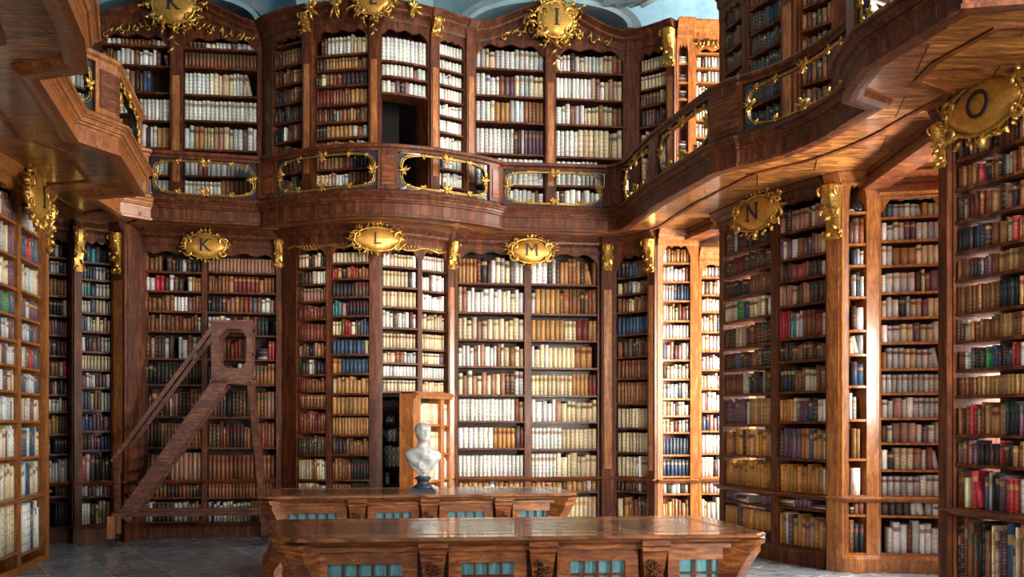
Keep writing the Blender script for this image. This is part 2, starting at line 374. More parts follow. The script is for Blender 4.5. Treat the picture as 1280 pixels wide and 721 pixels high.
def corbel(parent, fr, w, h):
    w *= .85; h *= .9
    mb = MB(); pts = []; rr = []
    for i in range(24):
        u = i/23; pts.append((math.sin(u*2*PI)*w*.22, h*(.5-u)));
    # S-shaped console body
    vs = []; n = 16
    for i in range(n+1):
        u = i/n; c = w*(.75-.55*u)+w*.18*math.sin(u*2*PI*1.0+.4); ww = w*(.5-.12*u)
        for a in (-1, -.4, .4, 1): vs.append(fr(a*ww, h*(.5-u), c*(1 if abs(a) < .9 else .75)))
        vs.append(fr(ww, h*(.5-u), 0)); vs.append(fr(-ww, h*(.5-u), 0))
    fs = [(i*6+k, i*6+(k+1) % 6, i*6+6+(k+1) % 6, i*6+6+k) for i in range(n) for k in range(6)]+[tuple(range(5, -1, -1)), tuple(n*6+k for k in range(6))]
    mb.add(vs, fs)
    for s_ in (-1, 1):
        for (u, r, tn) in ((.10, .30, 1), (.90, .22, -1), (.5, .18, 1)):
            c = w*(.75-.55*u)+w*.1; R = w*r; cx = fr(s_*w*.5, h*(.5-u), c-R*.4)
            P = []; Q = []
            for i in range(12): th = -PI/2+i/11*1.7*PI*tn; rad = R*(1-.06*i); P.append(cx+fr.n*(math.cos(th)*rad)+Vector((0,0,math.sin(th)*rad))); Q.append(w*.09*(1-.03*i))
            tube(mb, P, Q, 5)
    for q in range(6):
        u = .1+q*.15; c = w*(.75-.55*u)+w*.1; leaf(mb, fr, w*.12*(-1)**q, h*(.5-u), -PI/2+.3*(-1)**q, h*.16, w*.34, c*.85, .3*(-1)**q)
    return mb.build('corbel', M['gold'], parent)
def vine(mb, path, zf, L0, L1, o, seed=0, step=.07, s=1.0):
    R = random.Random(seed); q = L0; k = 0
    while q < L1:
        pt, t, n = path.at(q); fr = Fr((pt.x+n.x*o, pt.y+n.y*o, zf(q)), t, n); leaf(mb, fr, 0, 0, R.uniform(.3, 2.8), R.uniform(.07, .13)*s, .035*s, .006, R.uniform(-.6, .6))
        if k % 3 == 0: scroll(mb, fr, 0, .02, R.uniform(0, 3), .045*s, .010*s, (-1)**k, .012)
        q += step*s; k += 1
# ------------------------------------------------------------------ books (collected as data, linked at the end)
COL = {'w': ((.70,.69,.64), 'white vellum'), 'v': ((.58,.47,.30), 'cream'), 't': ((.38,.19,.065), 'tan leather'), 'g': ((.50,.21,.04), 'ochre leather'),
       'b': ((.20,.070,.028), 'brown leather'), 'd': ((.065,.030,.022), 'dark brown'), 'k': ((.022,.020,.024), 'black'), 'r': ((.17,.030,.018), 'dark red'),
       'R': ((.40,.025,.04), 'bright red'), 'u': ((.038,.072,.135), 'blue'), 'p': ((.34,.165,.125), 'pinkish brown'), 'y': ((.47,.47,.45), 'grey'),
       'T': ((.05,.25,.25), 'teal'), 'G': ((.03,.25,.09), 'green'), 'P': ((.14,.065,.10), 'plum')}
BOOKS = []; RB = random.Random(11)
def fill_row(path, z, gap, row, bw, meta, o=-.035):
    """stand a row of books along path (front edge of a shelf)"""
    L = path.len-.012; cell = L/len(row); i = 0; q = .006; items = []
    while i < len(row):
        c = row[i]; j = i
        while j < len(row) and row[j] == c: j += 1
        seg = cell*(j-i)
        if c == '.': q += seg; i = j; continue
        if c == '=':
            zz = z; nfl = max(1, min(4, int(gap/.06)))
            for k in range(nfl):
                th = RB.uniform(.028, .045)
                if zz+th > z+gap*.8: break
                items.append(dict(q=q+.01, w=th, h=min(seg-.02, .26), flat=True, z=zz, c=RB.choice('dPwybv'), lean=0)); zz += th+.001
            q += seg; i = j; continue
        lean = c == '/'
        if lean: c = row[i-1] if i and row[i-1] not in './=' else 'w'
        run_h = RB.uniform(.80, .93); n = max(1, round(seg/(bw*.9*RB.uniform(.85, 1.15)))); ww = seg/n
        vol = RB.random() < .6 and (j-i) > 1; st = RB.choice((0, .5, .5, 1, 1)) if c not in 'wvy' else RB.choice((0, .5, .5)); lb = RB.choice((0, 0, .2, .5, .6, .9)) if c not in 'w' else RB.choice((0, 0, 0, .5))
        cut = [0]+sorted((k+(0 if vol else RB.uniform(-.28, .28)))/n for k in range(1, n))+[1]
        for k in range(n):
            w = (cut[k+1]-cut[k])*seg; hh = run_h if vol else RB.uniform(.72, .95)
            cc = c
            if not vol and RB.random() < .10: cc = RB.choice('bdvyprk')
            if not vol: st = RB.choice((0, .5, 1, 1)) if cc not in 'wvy' else RB.choice((0, .5)); lb = RB.choice((0, 0, .2, .5, .6, .9)) if cc not in 'w' else RB.choice((0, 0, 0, .5))
            items.append(dict(q=q+cut[k]*seg, w=w-.003, h=min(hh+RB.uniform(-.012, .012), .97)*gap, flat=False, z=z, c=cc, lean=(-.22 if lean else 0), st=st, lb=lb))
        q += seg; i = j
    for it in items:
        pt, t, n = path.at(min(path.len, it['q']+(0 if it['flat'] else it['w']/2)))
        base = COL[it['c']][0]; g = RB.uniform(.70, 1.25); col = tuple(max(.004, ch*g*RB.uniform(.93, 1.07)) for ch in base)
        w, h = it['w'], it['h']; up = Vector((0, 0, 1)); t3 = Vector((t.x, t.y, 0)); n3 = Vector((n.x, n.y, 0)); P = V3(pt+n*(o+RB.uniform(-.010, .006)), it['z']+.0006)
        if it['flat']: A, B, O = up, t3, P
        else:
            a = it['lean']+(RB.uniform(-.012, .012) if False else 0); h = h*(.93 if a else 1)
            A = t3*math.cos(a)-up*math.sin(a); B = up*math.cos(a)+t3*math.sin(a)
            O = P-t3*w/2
            if a: A = t3*math.cos(a)-up*math.sin(a); O = O+up*(w*abs(math.sin(a)) if a > 0 else 0)
        b = dict(O=O, A=A, B=B, n=n3, w=w, h=h, D=RB.uniform(.17, .22), col=col, st=it.get('st', .5), lb=it.get('lb', 0), rnd=RB.random(), c=it['c'], flat=it['flat'])
        b.update(meta); BOOKS.append(b)
def book_pts(b, n=5):
    w = b['w']; D = b['D']; bl = min(.015, w*.26)
    return [(0, -.016), (w*.14, -.003), (w*.5, bl), (w*.86, -.003), (w, -.016)], D
def put_book(mb, b):
    pr, D = book_pts(b); O, A, B, n = b['O'], b['A'], b['B'], b['n']; h = b['h']; w = b['w']
    ring = pr+[(w, -D), (0, -D)]; k = len(ring)
    vs = [O+A*a+n*c for a, c in ring]+[O+A*a+n*c+B*h for a, c in ring]
    base = len(mb.v); mb.v += [tuple(v) for v in vs]; col = (*b['col'], 1); fx = (b['st'], b['lb'], b['rnd'], 1); pg = (.42, .35, .24, 1); nf = (0, 0, b['rnd'], 1)
    hand = (A.cross(n)).dot(B) < 0
    for i in range(k):
        j = (i+1) % k; f = [base+i, base+j, base+k+j, base+k+i]
        sp = i < 4; u0, u1 = (ring[i][0]/w, ring[j][0]/w) if sp else (0, 0); uv = [(u0, 0), (u1, 0), (u1, 1), (u0, 1)]
        if not sp: uv = [(0, 0)]*4
        if hand: pass
        mb.f.append(tuple(f)); mb.sm.append(sp); mb.col += [col]*4; mb.fx += [fx if sp else nf]*4; mb.uv += uv
    for f in (tuple(base+i for i in range(k-1, -1, -1)), tuple(base+k+i for i in range(k))):
        mb.f.append(f); mb.sm.append(False); mb.col += [pg]*k; mb.fx += [nf]*k; mb.uv += [(0, 0)]*k
def single_book(b, label, group):
    O, A, B, n = b['O'], b['A'], b['B'], b['n']; w, h, D = b['w'], b['h'], b['D']; th = min(.004, w*.12); e = .004
    base = O
    pr, _ = book_pts(b); mb = MB(); mb.has = True
    col = (*b['col'], 1); fx = (b['st'], b['lb'], b['rnd'], 1); nf = (0, 0, b['rnd'], 1)
    # cover: one U-shaped closed section (outer spine + boards, inner faces)
    outer = [(w, -D)]+pr[::-1]+[(0, -D)]; inner = [(th, -D), (th, -.020), (w-th, -.020), (w-th, -D)]
    ring = outer+inner; k = len(ring)
    mb.v = [tuple(O+A*a+n*c) for a, c in ring]+[tuple(O+A*a+n*c+B*h) for a, c in ring]
    for i in range(k):
        j = (i+1) % k; sp = 1 <= i <= 4
        mb.f.append((i, j, k+j, k+i)); mb.sm.append(sp); mb.col += [col]*4; mb.fx += [fx if sp else nf]*4
        u0, u1 = ring[i][0]/w, ring[j][0]/w; mb.uv += [(u0, 0), (u1, 0), (u1, 1), (u0, 1)] if sp else [(0, 0)]*4
    for z in (0, k):
        q = [(0,1,len(outer)+3), ]
        f = tuple(z+i for i in range(k)); f = f if z else f[::-1]
        mb.f.append(f); mb.sm.append(False); mb.col += [col]*k; mb.fx += [nf]*k; mb.uv += [(0, 0)]*k
    me_o = bpy.data.objects.new('x', None); org = O.copy(); bpy.data.objects.remove(me_o)
    mb.v = [tuple(Vector(v)-org) for v in mb.v]
    o = mb.build('book', M['book']); o.location = org; ORG[o.name] = org; tag(o, label, 'book', group)
    pb = MB(); pb.box(O+A*th+n*(-D+.006)+B*e, A*(w-2*th), n*(D-.028), B*(h-2*e)); pb.build('page_block', M['paper'], o)
# ------------------------------------------------------------------ bookcases
ORD = ['', 'first', 'second', 'third', 'fourth', 'fifth', 'sixth', 'seventh', 'eighth', 'ninth', 'tenth', 'eleventh', 'twelfth', 'thirteenth', 'fourteenth', 'fifteenth', 'sixteenth', 'seventeenth', 'eighteenth', 'nineteenth', 'twentieth']+['%dth' % i for i in range(21, 60)]
def bookcase(name, label, plan, xL, xR, z0, z1, zopen, cols, desc, group, ledge=None, pil=(), bw=.052, m='walnut', depth=.34, scal=.07, ped=None, backskip=(), plinth=True, zcol=None, crown=.14):
    c0 = Wp((xL+xR)/2, catmull(plan, (xL+xR)/2)); root = thing(name, label, 'bookcase', (c0.x, c0.y, z0), group)
    full = pxpath(plan, xL, xR, 28)
    def qx(px):  # arc length on full path of a pixel column
        return full.len*0+pxpath(plan, xL, px, 16).len if px > xL else 0
    edges = [xL]
    for c in cols: edges += [c['x0'], c['x1']]
    edges.append(xR)
    bots = [c.get('zb', z0) for c in cols]
    for i in range(0, len(edges), 2):
        if edges[i+1]-edges[i] < .5: continue
        k = i//2; zb = min(bots[max(0, k-1)], bots[min(len(bots)-1, k)])
        if k == 0: zb = bots[0]
        if k == len(bots): zb = bots[-1]
        mb = MB(); strip(mb, pxpath(plan, edges[i], edges[i+1], 4), zb, z1-.02, 0, depth, 4); mb.build('upright', M[m], root)
    for ci, c in enumerate(cols):
        xm = (c['x0']+c['x1'])/2; dm = catmull(plan, xm); cp = pxpath(plan, c['x0'], c['x1'], 10); zs = [Zp(y, dm) for y in c['y']] if 'y' in c else list(c['z']); rows = list(c['rows'])
        zb = bots[ci]
        while len(rows) < len(zs): rows.append(rows[-1])
        while zs[-1] > zb+.36 and not c.get('stop'): zs.append(zs[-1]-.29); rows.append(rows[-1])
        cdesc = desc if len(cols) == 1 else c.get('d', ('left column of ', 'right column of ')[ci] if len(cols) == 2 else ORD[ci+1]+' column of ')+desc
        prev = zopen
        for si, z in enumerate(zs):
            mb = MB(); strip(mb, cp, z-.026, z, -.010, depth-.014, 8); mb.build('shelf', M[c.get('sm', m)], root)
            gap = prev-z-(.012 if si == 0 else .026)
            if gap > .08: fill_row(cp, z, min(gap*.97, gap-.012), rows[si], c.get('bw', bw), dict(case=desc, cdesc=cdesc, shelf=si+1, key=(desc, ci, si), group='books in '+desc))
            prev = z
        sk = [b for b in backskip if b[0] == ci]
        xa = c['x0'] if not sk else sk[0][1]
        mb = MB(); strip(mb, pxpath(plan, xa-(0 if sk else 4), c['x1']+4, 8), zs[-1]-.02 if c.get('stop') else zb, z1-.03, -depth+.012, .012, 8); mb.build('back_panel', M['dark'], root)
    mb = MB(); strip(mb, full, z1-.03, z1-.006, -.012, depth-.03, 28); mb.build('top_panel', M['dark'], root)
    # fascia with a scalloped lower edge
    spans = [(qx(c['x0']), qx(c['x1'])) for c in cols]
    def zlo(q):
        for a, b in spans:
            if a <= q <= b:
                u = (q-a)/(b-a); e = abs(2*u-1); return zopen-scal*(max(0, (e-.55)/.45)**1.5)-.02*math.cos(u*6*PI)*(scal > .03)
        return zopen-scal
    pz = ped or (lambda q: 0)
    mb = MB(); strip(mb, full, zlo, lambda q: z1-.05+pz(q), .006, .05, 60); mb.build('fascia', M[m], root)
    dense = full.sub(0, full.len, 40) if ped else full
    mb = MB(); h = min(.24, z1-zopen)
    sweep(mb, dense, [(-.04, z1-h), (.02, z1-h), (.035, z1-h*.85), (.035, z1-h*.62), (.075, z1-h*.45), (.08, z1-h*.34), (crown*.9, z1-h*.14), (crown, z1-h*.1), (crown, z1), (-.04, z1)], (lambda q: pz(q)) if ped else None)
    mb.build('cornice', M[m], root)
    if ledge is not None:
        mb = MB(); sweep(mb, full, [(-.01, ledge-.055), (.02, ledge-.055), (.045, ledge-.035), (.05, ledge-.025), (.085, ledge-.018), (.09, ledge-.004), (.085, ledge+.002), (-.01, ledge+.002)]); mb.build('ledge_moulding', M[m+'_h' if m+'_h' in M else m], root)
    if plinth:
        zb = min([Zp(c['y'][-1], catmull(plan, (c['x0']+c['x1'])/2)) if 'y' in c else c['z'][-1] for c in cols]); zb = max(z0+.06, min(zb-.02, z0+.24))
        mb = MB(); sweep(mb, full, [(-.02, z0+.002), (.05, z0+.002), (.05, zb-.04), (.02, zb), (-.02, zb)]); mb.build('plinth', M[m], root)
    for (xa, xb, cb) in pil:
        pp = pxpath(plan, xa, xb, 3); mb = MB(); strip(mb, pp, z0, z1-.02, .05, .06, 3); mb.build('pilaster', M[m], root)
        mb = MB(); L = pp.len; q = pp.sub(L*.2, L*.8, 2); strip(mb, q, (ledge or z0+.3)+.12, z1-.75, .056, .012, 2)
        if L > .12: mb.build('inlaid_strip', M['honey'], root)
        mb = MB(); sweep(mb, Path([pp.P(-.012, 0), pp.P(-.012, .06), pp.P(L+.012, .06), pp.P(L+.012, 0)]) if False else pp, [(.0, z1-.10), (.10, z1-.10), (.15, z1-.02), (.15, z1), (0, z1)]); mb.build('capital', M[m], root)
        if cb:
            pt, t, n = pp.at(L/2); corbel(root, Fr((pt.x+n.x*.055, pt.y+n.y*.055, z1-.10-cb[1]/2), t, n), cb[0], cb[1])
    root_paths[desc] = (full, plan, xL)
    return root
root_paths = {}
def front(desc, px, o, z):
    full, plan, xL = root_paths[desc]; q = pxpath(plan, xL, px, 16).len; pt, t, n = full.at(q); return Fr((pt.x+n.x*o, pt.y+n.y*o, z), t, n)
# ------------------------------------------------------------------ setting: floor, walls, windows, vault
GB, SOF, DECK, GR = 4.13, 4.20, 4.40, 5.04      # gallery: underside of edge, soffit, floor, handrail top
def structure(name, mb, m): return mb.build(name, m, None, 'structure')
mb = MB(); mb.abox(-7.0, 6.2, -3.0, 14.8, -.12, 0); structure('floor', mb, M['floor'])
mb = MB(); mb.abox(-7.0, 6.2, 14.45, 14.7, 0, 9.6); structure('wall_back', mb, M['dark'])
mb = MB(); mb.abox(-7.0, -6.75, -3.0, 14.45, 0, 9.6); structure('wall_left', mb, M['dark'])
WIN = [(11.0, 13.2), (7.9, 9.45), (2.2, 4.8), (.0, 1.6)]
mb = MB(); ys = sorted([-3.0, 14.45]+[v for w in WIN for v in w])
for i in range(0, len(ys), 2): mb.abox(5.55, 5.85, ys[i], ys[i+1], 0, 9.6)
for (a, b) in WIN:
    for z0, z1 in ((0, .75), (3.95, 4.75), (7.0, 9.6)): mb.abox(5.55, 5.85, a, b, z0, z1)
structure('wall_right', mb, M['stucco'])
k = N('daylight_window_pane'); k.b.inputs['Emission Color'].default_value = (.86, .93, 1, 1); k.b.inputs['Emission Strength'].default_value = 5.0; M['pane'] = k.fin((.8, .85, .9), .2)
wn = 0
for (a, b) in WIN:
    for z0, z1 in ((.75, 3.95), (4.75, 7.0)):
        wn += 1; mb = MB(); w = .07
        for y0, y1, p0, p1 in ((a, a+w, z0, z1), (b-w, b, z0, z1), (a, b, z0, z0+w), (a, b, z1-w, z1)): mb.abox(5.60, 5.70, y0, y1, p0, p1)
        nx = 3
        for i in range(1, nx): y = a+(b-a)*i/nx; mb.abox(5.63, 5.67, y-.02, y+.02, z0, z1)
        nz = int((z1-z0)/.5)
        for i in range(1, nz): z = z0+(z1-z0)*i/nz; mb.abox(5.63, 5.67, a, b, z-.015, z+.015)
        o = structure('window_%d' % wn, mb, M['honey'])
        g = MB(); g.abox(5.72, 5.73, a, b, z0, z1); g.build('pane', M['pane'], o)
mb = MB(); mb.abox(4.33, 5.55, 9.48, 9.62, 0, SOF-.005); mb.abox(4.33, 5.55, 9.48, 9.62, DECK+.005, 6.9); structure('wall_light_block', mb, M['walnut'])  # unseen wall block added to keep window light off the recess bookcase
# vault: a cove rising from the cornice line on the back, left and right, with lunette arches
mb = MB(); path = Path([(-6.75, -3.0), (-6.75, 14.45), (5.55, 14.45), (5.55, -3.0)]); prof = []
for i in range(13):
    a = PI/2*i/12; prof.append((3.2-3.2*math.cos(a), 6.75+2.6*math.sin(a)))
prof += [(3.2, 9.5), (0, 9.5)]
sweep(mb, path, prof); mb.abox(-4.0, 3.0, -3.0, 11.5, 9.3, 9.45); structure('ceiling', mb, M['plaster'])
tn = 0
def arch(cx, yw, half, rise, zb, band, m, y1, th=.2, seg=30):
    global tn; tn += 1; mb = MB(); vs = []
    for i in range(seg+1):
        a = PI*i/seg; ca, sa = math.cos(a), math.sin(a)
        for (r, y) in ((0, yw), (band, yw), (band, y1), (0, y1)): vs.append((cx-ca*(half+r), y, zb+sa*(rise+r)))
    fs = [(i*4+k, i*4+(k+1) % 4, i*4+4+(k+1) % 4, i*4+4+k) for i in range(seg) for k in range(4)]+[(3,2,1,0), tuple(seg*4+k for k in range(4))]
    mb.add(vs, fs, False); structure('trim_%d' % tn, mb, m)
arch(.50, 14.3, 1.10, .36, 7.02, .07, M['stuccolight'], 13.25)
arch(.50, 14.4, 1.19, .45, 7.02, .12, M['stucco'], 13.35)
arch(-4.7, 14.3, 1.2, .40, 7.02, .07, M['stuccolight'], 13.1)
arch(-4.7, 14.4, 1.3, .50, 7.02, .12, M['stucco'], 13.2)
# fluted stucco pier above bookcase L and coffered panels beside the arch
tn += 1; mb = MB()
for i in range(9): x = -2.75+i*.16; mb.box((x, 13.5, 6.8), (.05, 0, 0), (0, .10, 0), (0, -.5, 1.3))
mb.box((-3.0, 13.62, 6.75), (1.9, 0, 0), (0, .08, 0), (0, -.55, 1.35)); structure('trim_%d' % tn, mb, M['stuccolight'])
tn += 1; mb = MB()
for i in range(4):
    s_ = i*.16; z = 7.30-i*.02
    mb.box((1.25+s_, 13.2-s_*.3, z-i*.0), (1.3-2*s_, -.5, 0), (.05, .1, 0), (0, 0, .05)); mb.box((1.25+s_, 13.2-s_*.3, z+.04), (0, 0, .55), (.06, 0, 0), (0, .06, 0))
structure('trim_%d' % tn, mb, M['stucco'])
# ------------------------------------------------------------------ lower tier bookcases
def col(x0, x1, y, rows, **k): return dict(x0=x0, x1=x1, y=y, rows=rows.split(), **k)
LB = {}
LED = .79
LB['LN'] = bookcase('bookcase', 'brightly lit bookcase at the far left edge, turned sideways with gilt shell crest', [(-160, 8.0), (-60, 8.9), (0, 9.6), (55, 11.05)], -130, 55.5, 0, SOF, 3.98,
  [col(-120, -40, [225, 275, 325, 362, 400, 440, 480, 527, 590, 655, 750], 'wbyvP wuyvP rwPvu'), col(-32, 22, [263, 308, 350, 386, 419, 452, 486, 525, 573, 627, 700], 'bpybP wwyvP wwwvP rwPGu yuuyP uuyPy RwwPv wwyww wrwvw vvwvv'), col(26.5, 51.5, [288, 325.7, 365.6, 399, 427, 460, 491, 525.6, 570.4, 619, 688], 'vyyv uuRuu yvyyv PPyPP uyyuP uvuRu uuyyu vyvPv uuwuv vyuvy wwwuw')],
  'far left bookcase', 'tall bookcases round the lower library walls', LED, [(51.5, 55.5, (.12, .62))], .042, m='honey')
cartouche(LB['LN'], front('far left bookcase', 24, .16, 3.96), .95, .62, 'I', 3, lname='shell_crest')
LB['A'] = bookcase('bookcase', 'narrow shadowy bookcase in the far left corner beside the pale pilaster', [(56, 12.45), (92, 12.7)], 56, 90, 0, SOF, 3.96,
  [col(58.5, 86.5, [320.6, 341, 369, 393.5, 418, 444, 470, 492.5, 514, 542, 567, 603.5, 619.7, 659], '.kyk. uyyku bbbb kkkkv bPub kukk PbbyR kbkk vyyb tttkk R.kkk yyyy r.kkk')],
  'corner bookcase by far left', 'tall bookcases round the lower library walls', LED, (), .05, scal=.10)
LB['B'] = bookcase('bookcase', 'narrow bookcase between two gilt-corbelled pilasters, left of the one lettered K', [(90, 12.5), (141, 12.8), (161, 12.7)], 90, 160, 0, SOF, 3.94,
  [col(102, 139.5, [327.5, 349, 370, 390.6, 414, 439, 461.5, 483.7, 512, 538, 562, 600.7, 619.7, 655], 'kuTuky uuuyyk TTuyyv yyuvvy uyvvv PPPPyy vvvvvv PyyPPy uuvvyy uuPPP kkPPuu RyPkkk yPyP wwkvvt')],
  'narrow bookcase left of K', 'tall bookcases round the lower library walls', LED, [(91.5, 101, (.15, .60)), (142, 159.5, (.15, .60))], .048, scal=.16)
planK = [(160, 12.9), (352, 13.3)]
LB['K'] = bookcase('bookcase', 'wide dark bookcase lettered K behind the wooden library steps', planK, 160, 352, 0, SOF, 3.87,
  [col(163, 252, [338.5, 362.7, 388, 413, 447.4, 480, 520, 558.5, 600, 621.5, 652], 'kubbbb.ykkydkk uPbwwRRdykd.dtt bbbbbbbbbwwwPbb bbbbbbbbbbbbbb kkbdpkkyd.yybyb kkkkkkkddddd dddddddpddbb dddddppppbbb dddppdppppp bbddbbddbbdd w.ykkkyypp'),
   col(259, 349, [340, 365, 390, 418.5, 448.6, 480, 521, 559, 599.5, 621, 652], 'pppppppppp bbbbtrrrrrtbbb kkkkbvbrrrubyypp yyvybbbrrkk.k kkbbrr...==RR kbpptwyybbtt dddkdddbbbpp ddrdddbbbrbb bbbbbbbbbb bbbbbbbb yyyvyybbyy')],
  'lower bookcase K', 'tall bookcases round the lower library walls', LED, [(345.5, 352, (.13, .42))], .055, scal=.10)
cartouche(LB['K'], front('lower bookcase K', 258, .12, 3.95), .70, .44, 'K', 5, .8)
planL = [(352, 13.25), (380, 13.0), (430, 12.87), (470, 12.85), (520, 13.08), (566, 13.45)]
LB['L'] = bookcase('bookcase', 'bowed bookcase lettered L, half shadowed and half sunlit, behind the marble bust', planL, 352, 568, 0, SOF, 3.90,
  [col(370.4, 407.4, [333.5, 354.4, 376, 398, 424, 444.7, 467.5, 488, 509, 539, 568, 599], 'vvkvk kkkvww bpppb rrrrr rrrrr pdkpr kkykk rrbbr bbbbbb rrrrr kkkddd vvvbvw'),
   col(413.5, 461.5, [327.5, 347, 370, 393.7, 418, 442, 466, 491, 517, 543, 567.4, 599], 'vvvvvvvv RtkbRbbb kkkkkkdddd TTpkkkkk vvRRvuuu uuuuuuuv ttuuuuuu tttttttt tttttttt tttttttt kkkbbbbb bbbbkkkk'),
   col(478, 522.3, [332.6, 358, 383, 409, 434.5, 453, 470, 489], 'wwvwvvvvw vvvvvvkw vvvvvvvv wwwwwwww vvvvvvvv vvvbbyyy wwwwwwww vvvvvvvv', zb=1.99, stop=1),
   col(528, 558, [338.4, 363.7, 388, 412, 436.5, 455, 473, 489.7], 'wwwwww wwwwww wwwwww vvvvvv vvvvvv vvvvP wwwwww vvvvvv', zb=1.99, stop=1)],
  'lower bookcase L', 'tall bookcases round the lower library walls', None, [(558, 567, (.15, .42))], .055, scal=.09)
cartouche(LB['L'], front('lower bookcase L', 470, .14, 3.99), .80, .42, 'L', 7, 1.2)
fl = root_paths['lower bookcase L'][0]
for (q0, q1) in ((.06, .43), (.57, .95)):
    mb = MB(); A, B = fl.len*q0, fl.len*q1; n_ = int((B-A)/.05)
    low = lambda q: 3.915+.025*math.sin((q-A)/(B-A)*4*PI)+.03*abs(2*(q-A)/(B-A)-1)
    pt_ = lambda q, z: V3(fl.P(q, .018), z)
    for i in range(n_):
        qa, qb = A+(B-A)*i/n_, A+(B-A)*(i+1)/n_; tube(mb, [pt_(qa, low(qa)), pt_(qb, 4.03)], .0055, 4); tube(mb, [pt_(qa, 4.03), pt_(qb, low(qb))], .0055, 4)
    for f_ in (low, lambda q: 4.035): tube(mb, [pt_(A+(B-A)*i/30, f_(A+(B-A)*i/30)) for i in range(31)], .012, 5)
    mb.build('gilt_lattice_border', M['gold'], LB['L'])
# jib door: lattice cupboard behind the doorway and the open leaf with its own shelves
pd = [(466, 12.98), (524, 13.14)]
jd = bookcase('cupboard', 'dark low cupboard with wire lattice and pale books, left of the marble bust', [(466, 13.02), (524, 13.25)], 468.5, 523, 0, 1.97, 1.93,
  [col(475, 508, [530.5, 551.5, 583, 605], '.==.. wywwuw uwyww. yw..u w')], 'lattice cupboard by bust', 'tall bookcases round the lower library walls', None, (), .06, m='dark', scal=0, depth=.30, crown=.03)
mb = MB(); pp = pxpath([(466, 12.98), (524, 13.20)], 475, 508, 6)
for i in range(-9, 8):
    for sg in (1, -1):
        a0 = pp.len*i/6; z0 = .82; P = []
        for s_ in range(13):
            u = s_/12; q = a0+u*pp.len*1.6 if sg > 0 else pp.len-a0-u*pp.len*1.6
            if 0 <= q <= pp.len: P.append(V3(pp.P(q, .015), z0+u*1.05))
        if len(P) > 1: tube(mb, P, .0035, 4)
mb.build('wire_lattice', M['wire'], jd)
leaf_plan = [(516, 12.25), (563, 13.30)]
LB['door'] = bookcase('secret_door', 'open secret door leaf filled with books, sunlit, right behind the bust', leaf_plan, 517, 563, .06, 1.97, 1.88,
  [col(526, 551, [530.4, 567, 601], 'wvvvvvv vppvv vttvvw'), col(555.5, 561.5, [531, 566, 597], 'ww ww ww')], 'secret door by bust', 'tall bookcases round the lower library walls', None, (), .05, m='honey', scal=0, depth=.2, crown=.03)
planM = [(568, 13.45), (752, 13.75)]
LB['M'] = bookcase('bookcase', 'wide sunlit bookcase lettered M with rows of white vellum volumes', planM, 568, 752, 0, SOF, 3.95,
  [col(572.5, 655.7, [353.5, 390, 424, 457.5, 493, 526, 560, 595.6, 616, 655], 'ttttwwwwvyvPww vwwwwwwwwwvwvww vvvvpvvvvvvvvw wwwwwwwwwvvvvv vpvpvpvpvpddyy wwwwwwwwwwwwvp wwwwwwwwtttttrr wwwwwwwwwww tttttttt vvvvvvvv'),
   col(664, 747, [355, 392, 425, 459.5, 494, 527, 561, 596, 614, 655], 'wwwwtwdttbbtdt/b wttttttbbbbbbbbb ttttttttvvvrrrtt wwvwvvvvvvtttt. vvvvvvvvvvttttrr wwwwwwvvvvvvv wwwwwwvvvvvvv wwwwwvvvvvvvv tttttttttt vvvvvvvv')],
  'lower bookcase M', 'tall bookcases round the lower library walls', LED, [(568, 572, None)], .072, scal=.09)
cartouche(LB['M'], front('lower bookcase M', 662, .12, 3.97), .74, .46, 'M', 9, 1.0, rays=3)
planN = [(752, 13.7), (780, 13.62), (822, 13.15)]
LB['N'] = bookcase('bookcase', 'narrow shadowed corner bookcase between reddish pilasters, right of bookcase M', planN, 752, 822, 0, SOF, 3.90,
  [col(770.5, 811.6, [345, 366, 389, 417, 445, 472, 504, 534.5, 565, 595.6, 614, 655], 'kkuubbb vbuyvbkk bbvbbbd uuuuuu dkdkddrd bbbbbb bbbbbb vvvvvvt vvvvvvv vvvwvv kddkdd vgbrddv')],
  'corner bookcase right of M', 'tall bookcases round the lower library walls', LED, [(752.5, 768, (.16, .40)), (812.5, 821.5, (.16, .50))], .058, scal=.2)
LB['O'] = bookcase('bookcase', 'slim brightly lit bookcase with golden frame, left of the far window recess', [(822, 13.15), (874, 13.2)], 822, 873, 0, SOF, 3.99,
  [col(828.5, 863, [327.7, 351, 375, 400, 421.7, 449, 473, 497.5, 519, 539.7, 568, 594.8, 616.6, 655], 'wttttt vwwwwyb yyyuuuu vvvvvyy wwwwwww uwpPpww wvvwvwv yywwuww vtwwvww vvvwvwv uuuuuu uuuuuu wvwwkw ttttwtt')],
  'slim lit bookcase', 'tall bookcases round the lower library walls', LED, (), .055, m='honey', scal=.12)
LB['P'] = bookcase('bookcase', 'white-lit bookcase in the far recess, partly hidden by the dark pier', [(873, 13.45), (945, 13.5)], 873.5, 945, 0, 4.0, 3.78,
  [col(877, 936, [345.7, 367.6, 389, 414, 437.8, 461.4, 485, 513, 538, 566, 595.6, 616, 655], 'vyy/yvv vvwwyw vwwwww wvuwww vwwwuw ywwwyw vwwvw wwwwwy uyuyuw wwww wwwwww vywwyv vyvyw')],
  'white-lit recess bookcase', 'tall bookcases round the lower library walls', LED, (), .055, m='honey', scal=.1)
planQ = [(899, 12.15), (934, 11.45), (970, 10.95), (1000, 10.62), (1035, 10.28)]
